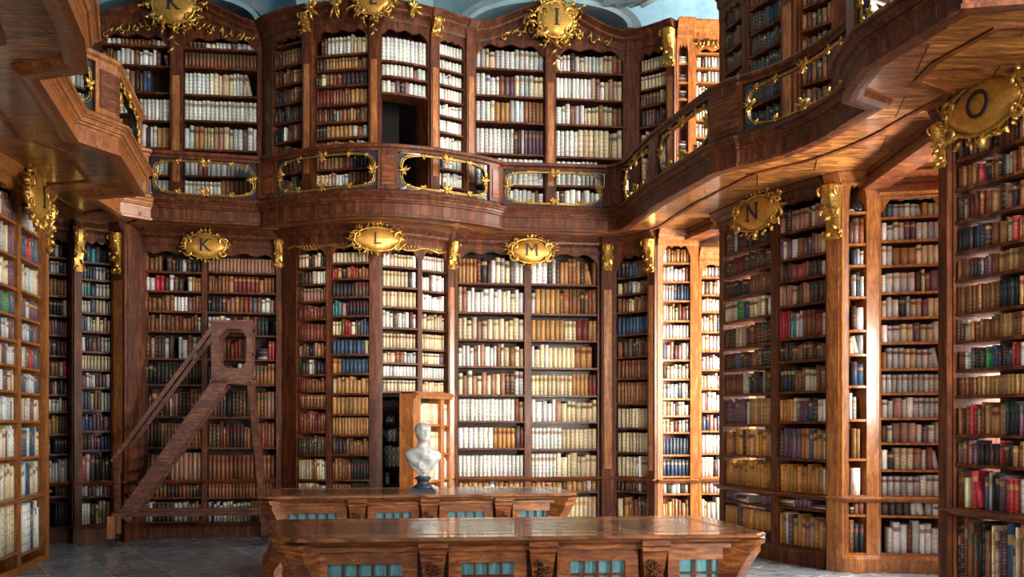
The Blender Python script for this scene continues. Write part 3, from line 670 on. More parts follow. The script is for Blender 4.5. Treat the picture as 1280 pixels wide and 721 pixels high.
LB['Q'] = bookcase('bookcase', 'dark angled pier bookcase with two columns and a gilt crest, right of centre', planQ, 899, 1035, 0, SOF, 4.02,
  [col(904, 963.5, [309, 338, 366.7, 397, 431.6, 459.5, 491.4, 530.4, 569, 607.6, 629, 660], 'ddrkdd kdrrkddd ddkkbbb vvGuvvw ddvvrrdd kkuddbkk bbbvdkd PPPPttt gggggggg gggggggg P==P ggPgggg'),
   col(971, 1032, [285.6, 319.8, 346.9, 379, 420.8, 449.7, 488.7, 526.5, 573.3, 616, 635, 683], 'pdpppdpp PPwbPPpv ddbRbddv pppkpddd RRTybbtv kddbdddb kkkbbvvbb gggPPPuwvw dPPPPgguggg gggggggggw =P= ggPggggggP')],
  'angled pier bookcase', 'tall bookcases round the lower library walls', LED, (), .062, scal=.05, backskip=[(0, 926)])
cartouche(LB['Q'], front('angled pier bookcase', 962, .17, 3.96), 1.0, .52, 'N', 13, 1.0)
planS = [(1035, 10.26), (1060, 10.12), (1100, 10.12)]
LB['S'] = bookcase('bookcase', 'slender pier end with carved pilaster, gold corbel and nearly empty bright shelves', planS, 1035.5, 1099, 0, SOF, 4.07,
  [col(1060.5, 1083.5, [264, 303.6, 330.6, 370, 412, 442, 481.7, 523.8, 573, 619, 643, 691], '.... dpb .uyw .yuw .dww v/w .uuu wy.. .tt. .ww. =bb bkk', sm='honey')],
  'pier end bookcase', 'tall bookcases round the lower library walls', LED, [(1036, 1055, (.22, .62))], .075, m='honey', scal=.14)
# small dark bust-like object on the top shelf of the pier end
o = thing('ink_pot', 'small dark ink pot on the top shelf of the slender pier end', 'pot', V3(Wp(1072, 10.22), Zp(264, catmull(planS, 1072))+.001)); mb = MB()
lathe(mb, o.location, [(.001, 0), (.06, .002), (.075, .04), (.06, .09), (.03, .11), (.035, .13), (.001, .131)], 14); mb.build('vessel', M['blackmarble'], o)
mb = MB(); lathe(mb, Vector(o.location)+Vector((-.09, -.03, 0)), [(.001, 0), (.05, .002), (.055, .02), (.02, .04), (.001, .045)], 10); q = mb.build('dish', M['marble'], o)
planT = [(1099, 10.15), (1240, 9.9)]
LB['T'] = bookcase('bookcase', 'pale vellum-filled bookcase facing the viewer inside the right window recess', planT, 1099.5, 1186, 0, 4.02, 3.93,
  [col(1101.5, 1177, [269.5, 299, 330, 364, 395.5, 427, 460, 490.6, 521.8, 553, 587, 620, 644.5, 692], 'kuyywy/tvv wyyyPPyyyy wyttttyvvv wyyyyyyvvPPP wyyyyvvPvv wyyvvPvvy wyyyvvyyy/ yyyyyyyy yyyywyyyy wvppppyPyy wyvvvyyy/ yyyyyywyy kkddy/yw .wwwwwwwww')],  # vellum rows set grey, putting the recess's dimmer light into their colour
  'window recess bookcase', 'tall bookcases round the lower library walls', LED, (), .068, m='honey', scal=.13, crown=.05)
mb = MB(); sweep(mb, root_paths['window recess bookcase'][0], [(-.02, 4.0), (.06, 4.0), (.02, 4.03), (.015, 4.08), (.05, 4.12), (.13, 4.16), (.2, 4.175), (.2, SOF), (-.02, SOF)], smooth=False); mb.build('coved_frieze', M['honey_h'], LB['T'])
planU = [(1178, 8.15), (1200, 7.95), (1236, 7.68), (1280, 7.35), (1400, 6.9), (1520, 6.6)]
LB['U'] = bookcase('bookcase', 'nearest tall bookcase at the right edge, crowded with worn brown books', planU, 1178, 1430, 0, SOF, 4.05,
  [col(1192, 1330, [176.7, 216, 259, 300.6, 337, 382, 419.7, 457.5, 492, 543.6, 583, 640.6, 745], 'dkbvbkbbbpbkdb bbbRktkvbbtdbb kkrrbtdpdbdbtr kkkukbtrRbdkbb bbkuPbtttbbrkb bbbbbbkkkttbtb dvbbbbttbbdtbb bykkGukuRyudkb bbbttttttttttt bbRbtttkkPPPPd PPPkddRRbtuukd bvR/ukPRRyrbdd kbbkbvPuvbkbdd'),
   col(1340, 1424, [110, 160, 215, 265, 310, 360, 405, 452, 492, 550, 592, 655, 770], 'bdbkrbt')],
  'nearest right bookcase', 'tall bookcases round the lower library walls', .865, [(1179, 1190, (.13, .40))], .05, scal=.10, backskip=[(0, 1213)])
fr = front('nearest right bookcase', 1262, .22, 4.02); cartouche(LB['U'], fr, 1.05, .56, 'O', 17, .9)
fu = root_paths['nearest right bookcase'][0]; mb = MB(); vine(mb, fu, lambda q: 4.02+.10*q, .10, .75, .03, 5, .05, .8); mb.build('carved_border', M['gold'], LB['U'])
fq = root_paths['angled pier bookcase'][0]; mb = MB(); vine(mb, fq, lambda q: 4.07, fq.len*.62, fq.len*.95, .02, 6, .05, .8); mb.build('carved_border', M['oldwood'], LB['Q'])
# lintel beams between the piers, just below the soffit
def beam(a, b, zt, zb, w, lab):
    mb = MB(); a, b = Vector(a), Vector(b); t = (b-a).normalized(); n = Vector((-t.y, t.x)); mb.box(V3(a-n*w/2, zb+.012), V3(b-a, 0), V3(n*w, 0), (0, 0, zt-zb-.014))
    for dz, e in ((.0, .03), (zt-zb-.052, .03)): mb.box(V3(a-n*(w/2+e), zb+dz), V3(b-a, 0), V3(n*(w+2*e), 0), (0, 0, .05))
    global tn; tn += 1; structure('trim_%d' % tn, mb, M['walnut_h'])
beam(Wp(1092, 10.1), Wp(1182, 8.3), SOF, 4.02, .18, '')
beam(Wp(866, 13.1), Wp(899, 12.35), SOF, 4.05, .18, '')
# ------------------------------------------------------------------ upper tier bookcases
UZ, UT, UO = DECK, 7.0, 6.66
G2 = 'tall bookcases on the upper gallery'
def U(desc, label, plan, xL, xR, cols, **k):
    a = dict(pil=(), bw=.055, scal=.06); a.update(k); zt = a.pop('zt', UT); zo = a.pop('zo', UO)
    return bookcase('bookcase', label, plan, xL, xR, UZ, zt, zo, cols, desc, G2, None, **a)
def pedf(L, h): return lambda q: h*(math.sin(PI*min(1, max(0, q/L)))**2)
zc = [6.35, 6.05, 5.75, 5.45, 5.15, 4.85, 4.55]
U('upper far left bookcase', 'upper gallery bookcase glimpsed through the left railing opening', [(-10, 11.6), (40, 12.3), (112, 12.9)], -8, 112, [dict(x0=-4, x1=50, z=zc, rows='yvwyb ywyvk'.split()), dict(x0=54, x1=108, z=zc, rows='yyuvyw yrvuyy vyPyy'.split())])
pK = [(112, 12.85), (330, 13.15)]; LK = pxpath(pK, 114, 331, 20).len
LB['uK'] = U('upper bookcase K', 'dark upper gallery bookcase with an arched cornice and gilt K crest', pK, 114, 331, [col(125, 213, [55, 80, 113.4, 148.7, 182.5, 217, 246], 'dwwwbbbbbbbywy dbbwwwwwwwww./ ..wwbbu... yywwwywwww wwwwwwwwtt wwwwww.www y.yyyyy'),
  col(229, 321.5, [60.3, 84, 118.5, 150.6, 186.5, 219.7, 246], 'ddddwvwwydyyww bbbbbbbbbbbbb wwwwwwvvvvwwv/. wwwwwwwwwwww wyttvvppvvywPww yyyyyyyyyyyy wwwwwwbbbbbb')], ped=pedf(LK, .34), zo=6.78, pil=[(213.5, 228.5, None)], scal=.12, bw=.062)
pL = [(331, 13.05), (341, 12.88), (378, 12.62), (430, 12.47), (470, 12.42), (505, 12.5), (548, 12.75), (593, 13.1)]
LB['uL'] = U('upper bookcase L', 'bowed upper gallery bookcase with doorway under a large gilt crest', pL, 331, 593, [col(340, 378.5, [54, 80.5, 104, 127.6, 151, 175.4, 216, 246], 'bbbbtb/ ddbbbbb bdbbtt dkdbrr kdkkkd kkwdbb bdbdrb dpdpkd'),
  col(392.7, 460, [66.6, 85.5, 105.4, 129, 150.7, 170.6, 189, 210, 231.6, 247], '.dwwwwvvv ddttttttbb drbbrkkkkk rrrbkbttt drkybbtbb kktttttyby tttttttyy bttbbkk vvywybbb kkkwy.'),
  col(476, 535, [76.6, 95.7, 116.5], 'wwwwwwwww wwwwwwwPww wwyPkPwwww', zb=UZ, stop=1),
  col(549, 580, [70.8, 88, 107, 126, 145.5, 166, 189, 211, 233, 250], 'wwwwww')], pil=[(380, 391.5, (.15, .26)), (462, 474.5, None), (536.5, 547.5, (.15, .26)), (581, 592, None)], bw=.058)
pM = [(593, 13.12), (782, 13.42)]; LM = pxpath(pM, 593.5, 781, 20).len
LB['uM'] = U('upper bookcase M', 'wide upper gallery bookcase with waved pediment, sunlit and full of vellum books', pM, 593.5, 781, [col(594.5, 680.5, [85.4, 119, 151.7, 191.6, 230.5, 258], 'yyvvyywwywwyyy wwywwwPPvyyyvv wwwvtttyyybbbb wwwwwwwyyyPPPP wwwwwwwwww wwwywwww'),
  col(695, 779, [90, 123.6, 155.6, 196, 232, 258], 'wwwwyvyyyyvvrr wwwwwwwwvpwvpvv wwwwyyvvvPvvbd wwwwwvvvvvvvttv wwwyywww wwwwwww')], ped=pedf(LM, .33), zo=6.74, pil=[(681.5, 694, None)], scal=.12, bw=.07)
pN = [(781, 13.40), (800, 13.35), (846, 12.98)]
LB['uN'] = U('upper corner bookcase', 'shadowed upper corner bookcase beside a pilaster with gilt corbel', pN, 781, 846, [col(799, 834, [86, 109, 130, 155.6, 187.7, 222], 'vvvvvv vvvvvv PdddvP kPPkdd vyvvvy')], pil=[(835, 845.5, (.18, .55))])
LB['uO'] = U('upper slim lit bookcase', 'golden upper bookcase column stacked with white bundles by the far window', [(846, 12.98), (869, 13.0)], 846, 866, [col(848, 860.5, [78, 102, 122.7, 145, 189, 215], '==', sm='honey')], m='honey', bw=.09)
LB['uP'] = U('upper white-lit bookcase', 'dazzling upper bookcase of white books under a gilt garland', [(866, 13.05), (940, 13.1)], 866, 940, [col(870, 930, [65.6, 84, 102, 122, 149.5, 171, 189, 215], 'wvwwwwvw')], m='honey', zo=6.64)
for nm, desc, px, a, b in (('uP', 'upper white-lit bookcase', 885, .02, .55),):
    f = root_paths[desc][0]; mb = MB(); vine(mb, f, lambda q: 6.68, .02, .5, .02, 4, .05, .8); mb.build('gilt_garland', M['gold'], LB[nm])
pV = [(899, 12.1), (934, 11.45), (970, 10.98), (1000, 10.66), (1060, 10.2)]
zv = [6.78, 6.48, 6.18, 5.92, 5.62, 5.32, 5.02, 4.72]
LB['uV'] = U('upper right pier bookcase', 'tall dark upper bookcase of brown books above the right railing', pV, 899, 1060, [dict(x0=904.5, x1=927, z=zv, rows='dbyk kdbd'.split()), dict(x0=934.5, x1=978, z=zv, rows='bdtbdk rbbrdb kkdukd'.split()), dict(x0=998.5, x1=1039, z=zv, rows='vvyvdv gvvtvd bdbkbd'.split())], pil=[(980, 996, None)], bw=.062)
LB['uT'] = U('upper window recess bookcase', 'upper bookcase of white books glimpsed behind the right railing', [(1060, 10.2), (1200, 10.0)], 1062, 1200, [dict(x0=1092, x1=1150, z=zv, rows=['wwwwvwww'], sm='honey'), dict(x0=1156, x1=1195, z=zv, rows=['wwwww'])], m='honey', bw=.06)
# crests of the upper tier
cartouche(LB['uK'], front('upper bookcase K', 221, .16, 7.14), .74, .66, 'K', 21, 1.3, lname='crest', lsz=.42, drop=4)
cartouche(LB['uL'], front('upper bookcase L', 470, .18, 6.93), .56, .46, 'L', 22, 1.7, lname='crest', lsz=.45, drop=4, rays=2)
cartouche(LB['uM'], front('upper bookcase M', 692, .16, 7.06), .66, .66, 'I', 23, 1.6, lname='crest', lsz=.5, drop=5)
for k2, desc, s0, s1, z in (('uK', 'upper bookcase K', .08, .92, 6.76), ('uM', 'upper bookcase M', .18, .90, 6.80)):
    f = root_paths[desc][0]; mb = MB(); vine(mb, f, (lambda q, f=f, z=z: z+.18*math.sin(PI*q/f.len)**2), f.len*s0, f.len*.40, .03, 8, .06, 1.0); vine(mb, f, (lambda q, f=f, z=z: z+.18*math.sin(PI*q/f.len)**2), f.len*.60, f.len*s1, .03, 9, .06, 1.0); mb.build('gilt_foliage', M['gold'], LB[k2])
f = root_paths['upper bookcase L'][0]; mb = MB()
for px in (425, 512, 395): fr = front('upper bookcase L', px, .14, 6.93); cluster(mb, fr, .22, .34, px)
mb.build('gilt_foliage', M['gold'], LB['uL'])
# black sheet standing in for the shade in the doorway of upper bookcase L
tn += 1; mb = MB(); pp = pxpath(pL, 476, 535, 6); strip(mb, pp, DECK, 6.0, -.9, .03, 6); structure('passage_shade_sheet', mb, M['black'])
# ------------------------------------------------------------------ gallery
from mathutils.geometry import tessellate_polygon
def cm(pts, n=6):   # smooth a polyline through points
    P = [Vector(p) for p in pts]; out = []
    for i in range(len(P)-1):
        a, b, c, d = P[max(0, i-1)], P[i], P[i+1], P[min(len(P)-1, i+2)]
        for k in range(n):
            t = k/n; out.append(.5*((2*b)+(c-a)*t+(2*a-5*b+4*c-d)*t*t+(-a+3*b-3*c+d)*t*t*t))
    out.append(P[-1]); return out
gl = [Vector(p) for p in ((-3.6, 3.0), (-2.75, 4.0), (-2.58, 5.0), (-2.71, 5.78), (-2.88, 6.4), (-3.12, 7.0), (-3.55, 7.14), (-3.98, 8.75), (-3.79, 9.22), (-4.17, 10.84), (-4.80, 11.02), (-4.86, 11.9), (-4.60, 12.2))]
gb = [Wp(186, 12.21), Wp(250, 12.36)]+[Wp(326, 12.55)]+cm([Wp(330, 12.50), Wp(380, 12.18), Wp(430, 11.98), Wp(480, 11.95), Wp(540, 12.12), Wp(595, 12.45), Wp(624, 12.72)], 4)+[Wp(627, 12.82), Wp(700, 12.90), Wp(757, 12.98)]+cm([Wp(760, 12.98), Wp(780, 12.75), Wp(797, 12.1), Wp(808, 11.75), Wp(815, 11.5)], 3)
gr = [Wp(815, 11.5), Wp(890, 9.92), Wp(921, 9.62)]+cm([Wp(925, 9.62), Wp(975, 9.25), Wp(1025, 8.70), Wp(1066, 8.12), Vector((2.93, 7.85))], 4)+[Vector((2.66, 7.66)), Vector((2.60, 7.42)), Vector((2.56, 6.93)), Vector((2.79, 5.94)), Vector((3.2, 5.86)), Vector((4.1, 5.0)), Vector((5.0, 4.6))]
gl.append(gb[0])
GW = {'left': [(-6.75, 14.45), (-6.75, 3.0)], 'back': [(3.2, 14.45), (-6.75, 14.45)], 'right': [(5.55, 4.6), (5.55, 14.45), (3.2, 14.45)]}
def holepanel(mb, P, s0, s1, z0, z1, o, th, mx, mz, pw=4.5, n=56):
    W2, H2 = (s1-s0)/2, (z1-z0)/2; sc_, zc_ = (s0+s1)/2, (z0+z1)/2; w, h = W2-mx, H2-mz; vs = []; cont = []
    for i in range(n):
        a = 2*PI*(i+.5)/n; # spread samples by perimeter
        ca, sa = math.cos(a), math.sin(a); r = (abs(ca)**pw+abs(sa)**pw)**(-1/pw); iu, iz = ca*r*w, sa*r*h
        k = 1/max(abs(ca*r*w)/W2, abs(sa*r*h)/H2) if True else 1; ou, oz = iu*k, iz*k
        cont.append((sc_+iu, zc_+iz))
        for (u, z) in ((iu, iz), (ou, oz)):
            for oo in (o, o-th): q = P.P(min(max(sc_+u, 0), P.len), oo); vs.append((q.x, q.y, zc_+z))
    fs = []
    for i in range(n):
        j = (i+1) % n; fs += [(i*4, i*4+2, j*4+2, j*4), (i*4+1, j*4+1, j*4+3, i*4+3), (i*4, j*4, j*4+1, i*4+1), (i*4+2, i*4+3, j*4+3, j*4+2)]
    mb.add(vs, fs); return cont
def nearest(P, pt):
    pt = Vector(pt); best = (9e9, 0)
    for i in range(401):
        q = P.len*i/400; d = (P.P(q)-pt).length
        if d < best[0]: best = (d, q)
    return best[1]
def gallery(key, pts, holes, label, mat):
    P = Path(pts); c = P.P(P.len/2); root = thing('gallery', label, 'gallery', (c.x, c.y, SOF))
    inner = [p for p in P.off(-.06).p]; poly = [Vector((p.x, p.y, 0)) for p in inner]+[Vector((x, y, 0)) for x, y in GW[key]]
    tri = tessellate_polygon([poly]); mb = MB(); n = len(poly)
    mb.add([(p.x, p.y, SOF) for p in poly]+[(p.x, p.y, DECK) for p in poly], [tuple(t) for t in tri]+[tuple(i+n for i in t) for t in tri]+[(i, (i+1) % n, (i+1) % n+n, i+n) for i in range(n)])
    mb.build('deck', M['soffit'], root)
    mb = MB(); sweep(mb, P, [(-.15, 4.425), (.095, 4.425), (.11, 4.418), (.115, 4.405), (.105, 4.392), (.085, 4.388), (.085, 4.378), (.065, 4.366), (.055, 4.345), (.055, 4.335), (.035, 4.33), (.03, 4.315), (.01, 4.302), (.01, 4.285), (-.07, 4.285), (-.07, 4.401), (-.15, 4.401)]); mb.build('edge_cornice', M[mat], root)
    mb = MB(); sweep(mb, P, [(.005, 4.29), (.005, 4.175), (.03, 4.165), (.03, 4.135), (-.03, 4.13), (-.08, 4.135), (-.13, 4.16), (-.15, SOF-.002), (-.15, SOF+.003), (-.07, 4.29)]); mb.build('banded_fascia', M['honey_h' if mat == 'honey' else 'walnut'], root)
    mb = MB(); sweep(mb, P.off(-.5), [(.02, SOF-.014), (.02, SOF), (-.03, SOF), (-.03, SOF-.014)]); mb.build('soffit_inlay', M['walnut_h'], root)
    mb = MB(); sweep(mb, P, [(.01, 4.425), (.01, 4.46), (-.01, 4.485), (-.10, 4.485), (-.12, 4.46), (-.12, 4.425)]); mb.build('base_rail', M[mat], root)
    mb = MB(); sweep(mb, P, [(.0, 4.955), (.0, 4.985), (.03, 5.005), (.035, 5.03), (.02, 5.045), (-.12, 5.045), (-.14, 5.03), (-.13, 5.005), (-.10, 4.985), (-.10, 4.955)]); mb.build('handrail', M[mat], root)
    prev = 0
    for (a, b) in holes:
        s0, s1 = nearest(P, a), nearest(P, b)
        if s0-prev > .06:
            mb = MB(); strip(mb, P.sub(prev, s0, max(2, int((s0-prev)/.1))), 4.485, 4.955, .0, .10, max(2, int((s0-prev)/.06))); po = mb.build('post', M[mat], root)
            if .16 < s0-prev < 1.2: mb = MB(); strip(mb, P.sub(prev+.05, s0-.05, 6), 4.54, 4.90, .008, .02, 8); mb.build('inlaid_panel', M['walnut_h'], po)
        prev = s1
        mb = MB(); cont = holepanel(mb, P, s0, s1, 4.485, 4.955, -.03, .045, .05, .03); pn = mb.build('openwork_panel', M['ebony'], root)
        mb = MB(); sm_, zm = (s0+s1)/2, 4.72
        for k, r in ((1.0, .0075), (1.0+.045/(.235), .005)):
            pts3 = []
            for (s_, z) in cont+cont[:1]: kk = 1 if k == 1.0 else 1; u = s_+(.022*(1 if s_ > sm_ else -1) if k > 1 else 0); zz = z+(.014*(1 if z > zm else -1) if k > 1 else 0); q = P.P(min(max(u, .0), P.len), -.022); pts3.append((q.x, q.y, zz))
            tube(mb, pts3, r, 5, False)
        hw = (s1-s0)/2
        for (ds, dz, sz) in ((0, .19, 1.0), (0, -.19, 1.0), (-hw+.07, 0, .9), (hw-.07, 0, .9), (-hw*.5, .195, .55), (hw*.5, .195, .55), (-hw*.5, -.195, .55), (hw*.5, -.195, .55), (-hw*.8, .18, .4), (hw*.8, .18, .4), (-hw*.8, -.18, .4), (hw*.8, -.18, .4)):
            if hw < .35 and sz < .9 and abs(ds) > hw*.6: continue
            pt, t, n = P.at(min(max(sm_+ds, 0), P.len)); cluster(mb, Fr((pt.x-n.x*.02, pt.y-n.y*.02, zm+dz), t, n), .19*sz, .14*sz, int(ds*100)+int(dz*50))
        mb.build('gilt_frame', M['gold'], pn)
    if P.len-prev > .06:
        mb = MB(); strip(mb, P.sub(prev, P.len, max(2, int((P.len-prev)/.1))), 4.485, 4.955, .0, .10, max(2, int((P.len-prev)/.06))); mb.build('post', M[mat], root)
    return root
gallery('left', gl, [((-2.60, 5.2), (-3.0, 6.7)), ((-3.60, 7.30), (-3.89, 8.98)), ((-3.82, 9.35), (-4.13, 10.65))], 'glossy orange-brown walnut gallery with zigzag edge, jutting from the left wall', 'honey')
gallery('back', gb, [(Wp(188, 12.2), Wp(322, 12.54)), (Wp(344, 12.4), Wp(472, 11.95)), (Wp(498, 11.98), Wp(613, 12.6)), (Wp(630, 12.82), Wp(756, 12.97)), (Wp(777, 12.8), Wp(811, 11.65))], 'walnut gallery with gilt openwork railing running along the back wall', 'walnut')
gallery('right', gr, [(Wp(822, 11.34), Wp(886, 10.0)), (Wp(927, 9.6), Wp(1060, 8.2)), ((2.585, 7.2), (2.75, 6.1))], 'dark walnut gallery climbing in perspective along the right, soffit glowing golden', 'walnut')
# ------------------------------------------------------------------ library tables
def outline(cs, o, cut=.10):
    FL, FR_, BR, BL = [Vector(c) for c in cs]; P = []
    for a, b, c in ((BL, FL, FR_), (FL, FR_, BR), (FR_, BR, BL), (BR, BL, FL)):
        P += [b+(a-b).normalized()*cut, b+(c-b).normalized()*cut]
    Q = []
    for i in range(8): Q.append(P[i]+mitre(P, i, True)*o)
    return Q
def loft(mb, cs, levels, cut=.10, caps=True):
    vs = []; L = len(levels)
    for o, z in levels: vs += [(p.x, p.y, z) for p in outline(cs, o, cut)]
    fs = [(i*8+k, i*8+(k+1) % 8, i*8+8+(k+1) % 8, i*8+8+k) for i in range(L-1) for k in range(8)]
    if caps: fs += [tuple(range(7, -1, -1)), tuple((L-1)*8+k for k in range(8))]
    mb.add(vs, fs)
def table(cs, label):
    cen = sum((Vector(c) for c in cs), Vector((0, 0)))/4; r = thing('library_table', label, 'table', (cen.x, cen.y, 0), 'long inlaid library tables')
    mb = MB(); loft(mb, cs, [(-.05, .808), (-.02, .818), (0, .828), (.0, .838), (-.012, .85)]); tp = mb.build('table_top', M['tabletop'], r)
    mb = MB(); o1, o2 = outline(cs, -.15), outline(cs, -.21)
    vs = [(p.x, p.y, .8506) for p in o1]+[(p.x, p.y, .8506) for p in o2]+[(p.x, p.y, .845) for p in o1]+[(p.x, p.y, .845) for p in o2]; fs = []
    for i in range(8): j = (i+1) % 8; fs += [(i, j, 8+j, 8+i), (16+i, 24+i, 24+j, 16+j), (i, 16+i, 16+j, j), (8+i, 8+j, 24+j, 24+i)]
    mb.add(vs, fs); mb.build('inlay_band', M['honey_h'], tp)
    FL, FR_, BR, BL = [Vector(c) for c in cs]
    def bl(u, v): p = (FL*(1-u)+FR_*u)*(1-v)+(BL*(1-u)+BR*u)*v; return p
    for (ua, ub) in ((.10, .30), (.33, .50), (.53, .70), (.73, .90)):
        mb = MB(); k_ = [(ua+.02, .25), (ub-.02, .25), (ub, .34), (ub-.015, .5), (ub, .66), (ub-.02, .75), (ua+.02, .75), (ua, .66), (ua+.015, .5), (ua, .34)]
        P_ = [bl(*q) for q in k_]; n_ = len(P_); mb.add([(p.x, p.y, .8508) for p in P_]+[(p.x, p.y, .846) for p in P_], [tuple(range(n_)), tuple(range(2*n_-1, n_-1, -1))]+[(i, (i+1) % n_, n_+(i+1) % n_, n_+i) for i in range(n_)]); mb.build('inlay_panel', M['darkinlay'], tp)
    mb = MB(); loft(mb, cs, [(-.22, .0), (-.22, .12), (-.26, .16), (-.22, .745), (-.11, .748), (-.11, .775), (-.07, .80), (-.07, .809)]); mb.build('body', M['table'], r)
    mb = MB(); loft(mb, cs, [(-.12, 0), (-.12, .10), (-.17, .13), (-.21, .131)]); mb.build('base_plinth', M['walnut'], r)
    for side in (0, 1, 2, 3):
        a, b = Vector(cs[side]), Vector(cs[(side+1) % 4]); t = (b-a).normalized(); n = Vector((t.y, -t.x)); L = (b-a).length
        cp = (.30, .525, .76) if side in (0, 2) else ()
        if side == 2: cp = tuple(1-c for c in cp[::-1])
        S = [(-.045, .808), (-.045, .775), (-.075, .76), (-.075, .735), (-.10, .72), (-.115, .62), (-.17, .48), (-.20, .36), (-.17, .22), (-.10, .15), (-.085, .12), (-.085, 0)]
        for u in cp:
            w = .085; c = a+(b-a)*u; mb = MB(); vs = []
            for k, (o, z) in enumerate(S):
                ww = w*(1.12 if z > .75 or z < .13 else 1-.35*math.sin(PI*min(1, max(0, (.72-z)/.6))))
                for q in (-ww, ww): p = c+t*q+n*o; vs.append((p.x, p.y, z))
                for q in (ww, -ww): p = c+t*q-n*.24; vs.append((p.x, p.y, z))
            fs = [(i*4+k, i*4+(k+1) % 4, i*4+4+(k+1) % 4, i*4+4+k) for i in range(len(S)-1) for k in range(4)]+[(3, 2, 1, 0), tuple(len(S)*4-4+k for k in range(4))]
            mb.add(vs, fs); cs_ = mb.build('console', M['table'], r)
            mb = MB(); p = c+n*(-.125); fr = Fr((p.x, p.y, .60), t, n); cluster(mb, fr, .13, .13, int(u*10)); scroll(mb, fr, 0, .05, 0, .03, .006); scroll(mb, fr, 0, -.05, PI, .03, .006, -1)
            mb.build('carving', M['walnut'], cs_)
        us = [.055]+[x for u in cp for x in (u-.032, u+.032)]+[.945]
        if side in (1, 3): us = [.14, .86]
        for i in range(0, len(us), 2):
            PP = Path([a+(b-a)*us[i], a+(b-a)*us[i+1]]); W = PP.len; z0, z1 = .18, .742
            mb = MB(); hx, z_a, z_b = min(.10, W*.16), .30, .665; th = .03; o = -.15
            def q(s_, z, oo): p = PP.P(s_, oo); return (p.x, p.y, z)
            out = [(0, z0), (W, z0), (W, z1), (0, z1)]; inn = [(hx, z_a), (W-hx, z_a), (W-hx, z_b), (hx, z_b)]; vs = []
            for s_, z in out+inn: vs += [q(s_, z, o), q(s_, z, o-.07)]
            fs = []
            for k in range(4):
                m = (k+1) % 4; fs += [(k*2, m*2, 8+m*2, 8+k*2), (k*2+1, 8+k*2+1, 8+m*2+1, m*2+1), (8+k*2, 8+m*2, 8+m*2+1, 8+k*2+1), (k*2, k*2+1, m*2+1, m*2)]
            mb.add(vs, fs); pf = mb.build('panel_frame', M['table'], r)
            mb = MB(); p0 = PP.P(hx, o-.045); mb.box(V3(p0, z_a), V3(PP.P(W-hx, o-.045)-p0, 0), (0, 0, z_b-z_a), V3(-n*.008, 0)); mb.build('teal_cloth', M['teal'], pf)
            mb = MB(); nx, nz = max(3, round((W-2*hx)/.095)), 4
            for k in range(1, nx): s_ = hx+(W-2*hx)*k/nx; p0 = PP.P(s_-.008, o-.012); mb.box(V3(p0, z_a), V3(t*.016, 0), V3(-n*.018, 0), (0, 0, z_b-z_a))
            for k in range(1, nz): z = z_a+(z_b-z_a)*k/nz; p0 = PP.P(hx, o-.010); mb.box(V3(p0, z-.008), V3(t*(W-2*hx), 0), V3(-n*.014, 0), (0, 0, .016))
            mb.build('lattice', M['walnut'], pf)
    cc = outline(cs, -.0, .12)
    for k in range(4):
        a, b = cc[2*k], cc[2*k+1]; c = (a+b)/2; t = (b-a).normalized(); n = Vector((t.y, -t.x)); w = .085; vs = []
        S = [(.01, .806), (.0, .775), (-.03, .76), (-.03, .72), (-.07, .66), (-.13, .55), (-.19, .42), (-.2, .3), (-.13, .18), (-.06, .12), (-.05, .0)]
        for (o, z) in S:
            for qq in (-w, w): p = c+t*qq+n*o; vs.append((p.x, p.y, z))
            for qq in (w, -w): p = c+t*qq-n*.26; vs.append((p.x, p.y, z))
        mb = MB(); mb.add(vs, [(i*4+k2, i*4+(k2+1) % 4, i*4+4+(k2+1) % 4, i*4+4+k2) for i in range(len(S)-1) for k2 in range(4)]+[(3, 2, 1, 0), tuple(len(S)*4-4+k2 for k2 in range(4))]); mb.build('corner_console', M['table'], r)
    return r
table([(-1.455, 6.04), (1.72, 6.34), (1.50, 7.58), (-1.84, 7.26)], 'nearer long inlaid library table with teal latticed panels along its side')
table([(-2.49, 9.38), (.69, 9.84), (.49, 10.88), (-2.80, 10.66)], 'farther long inlaid library table carrying the white marble bust')
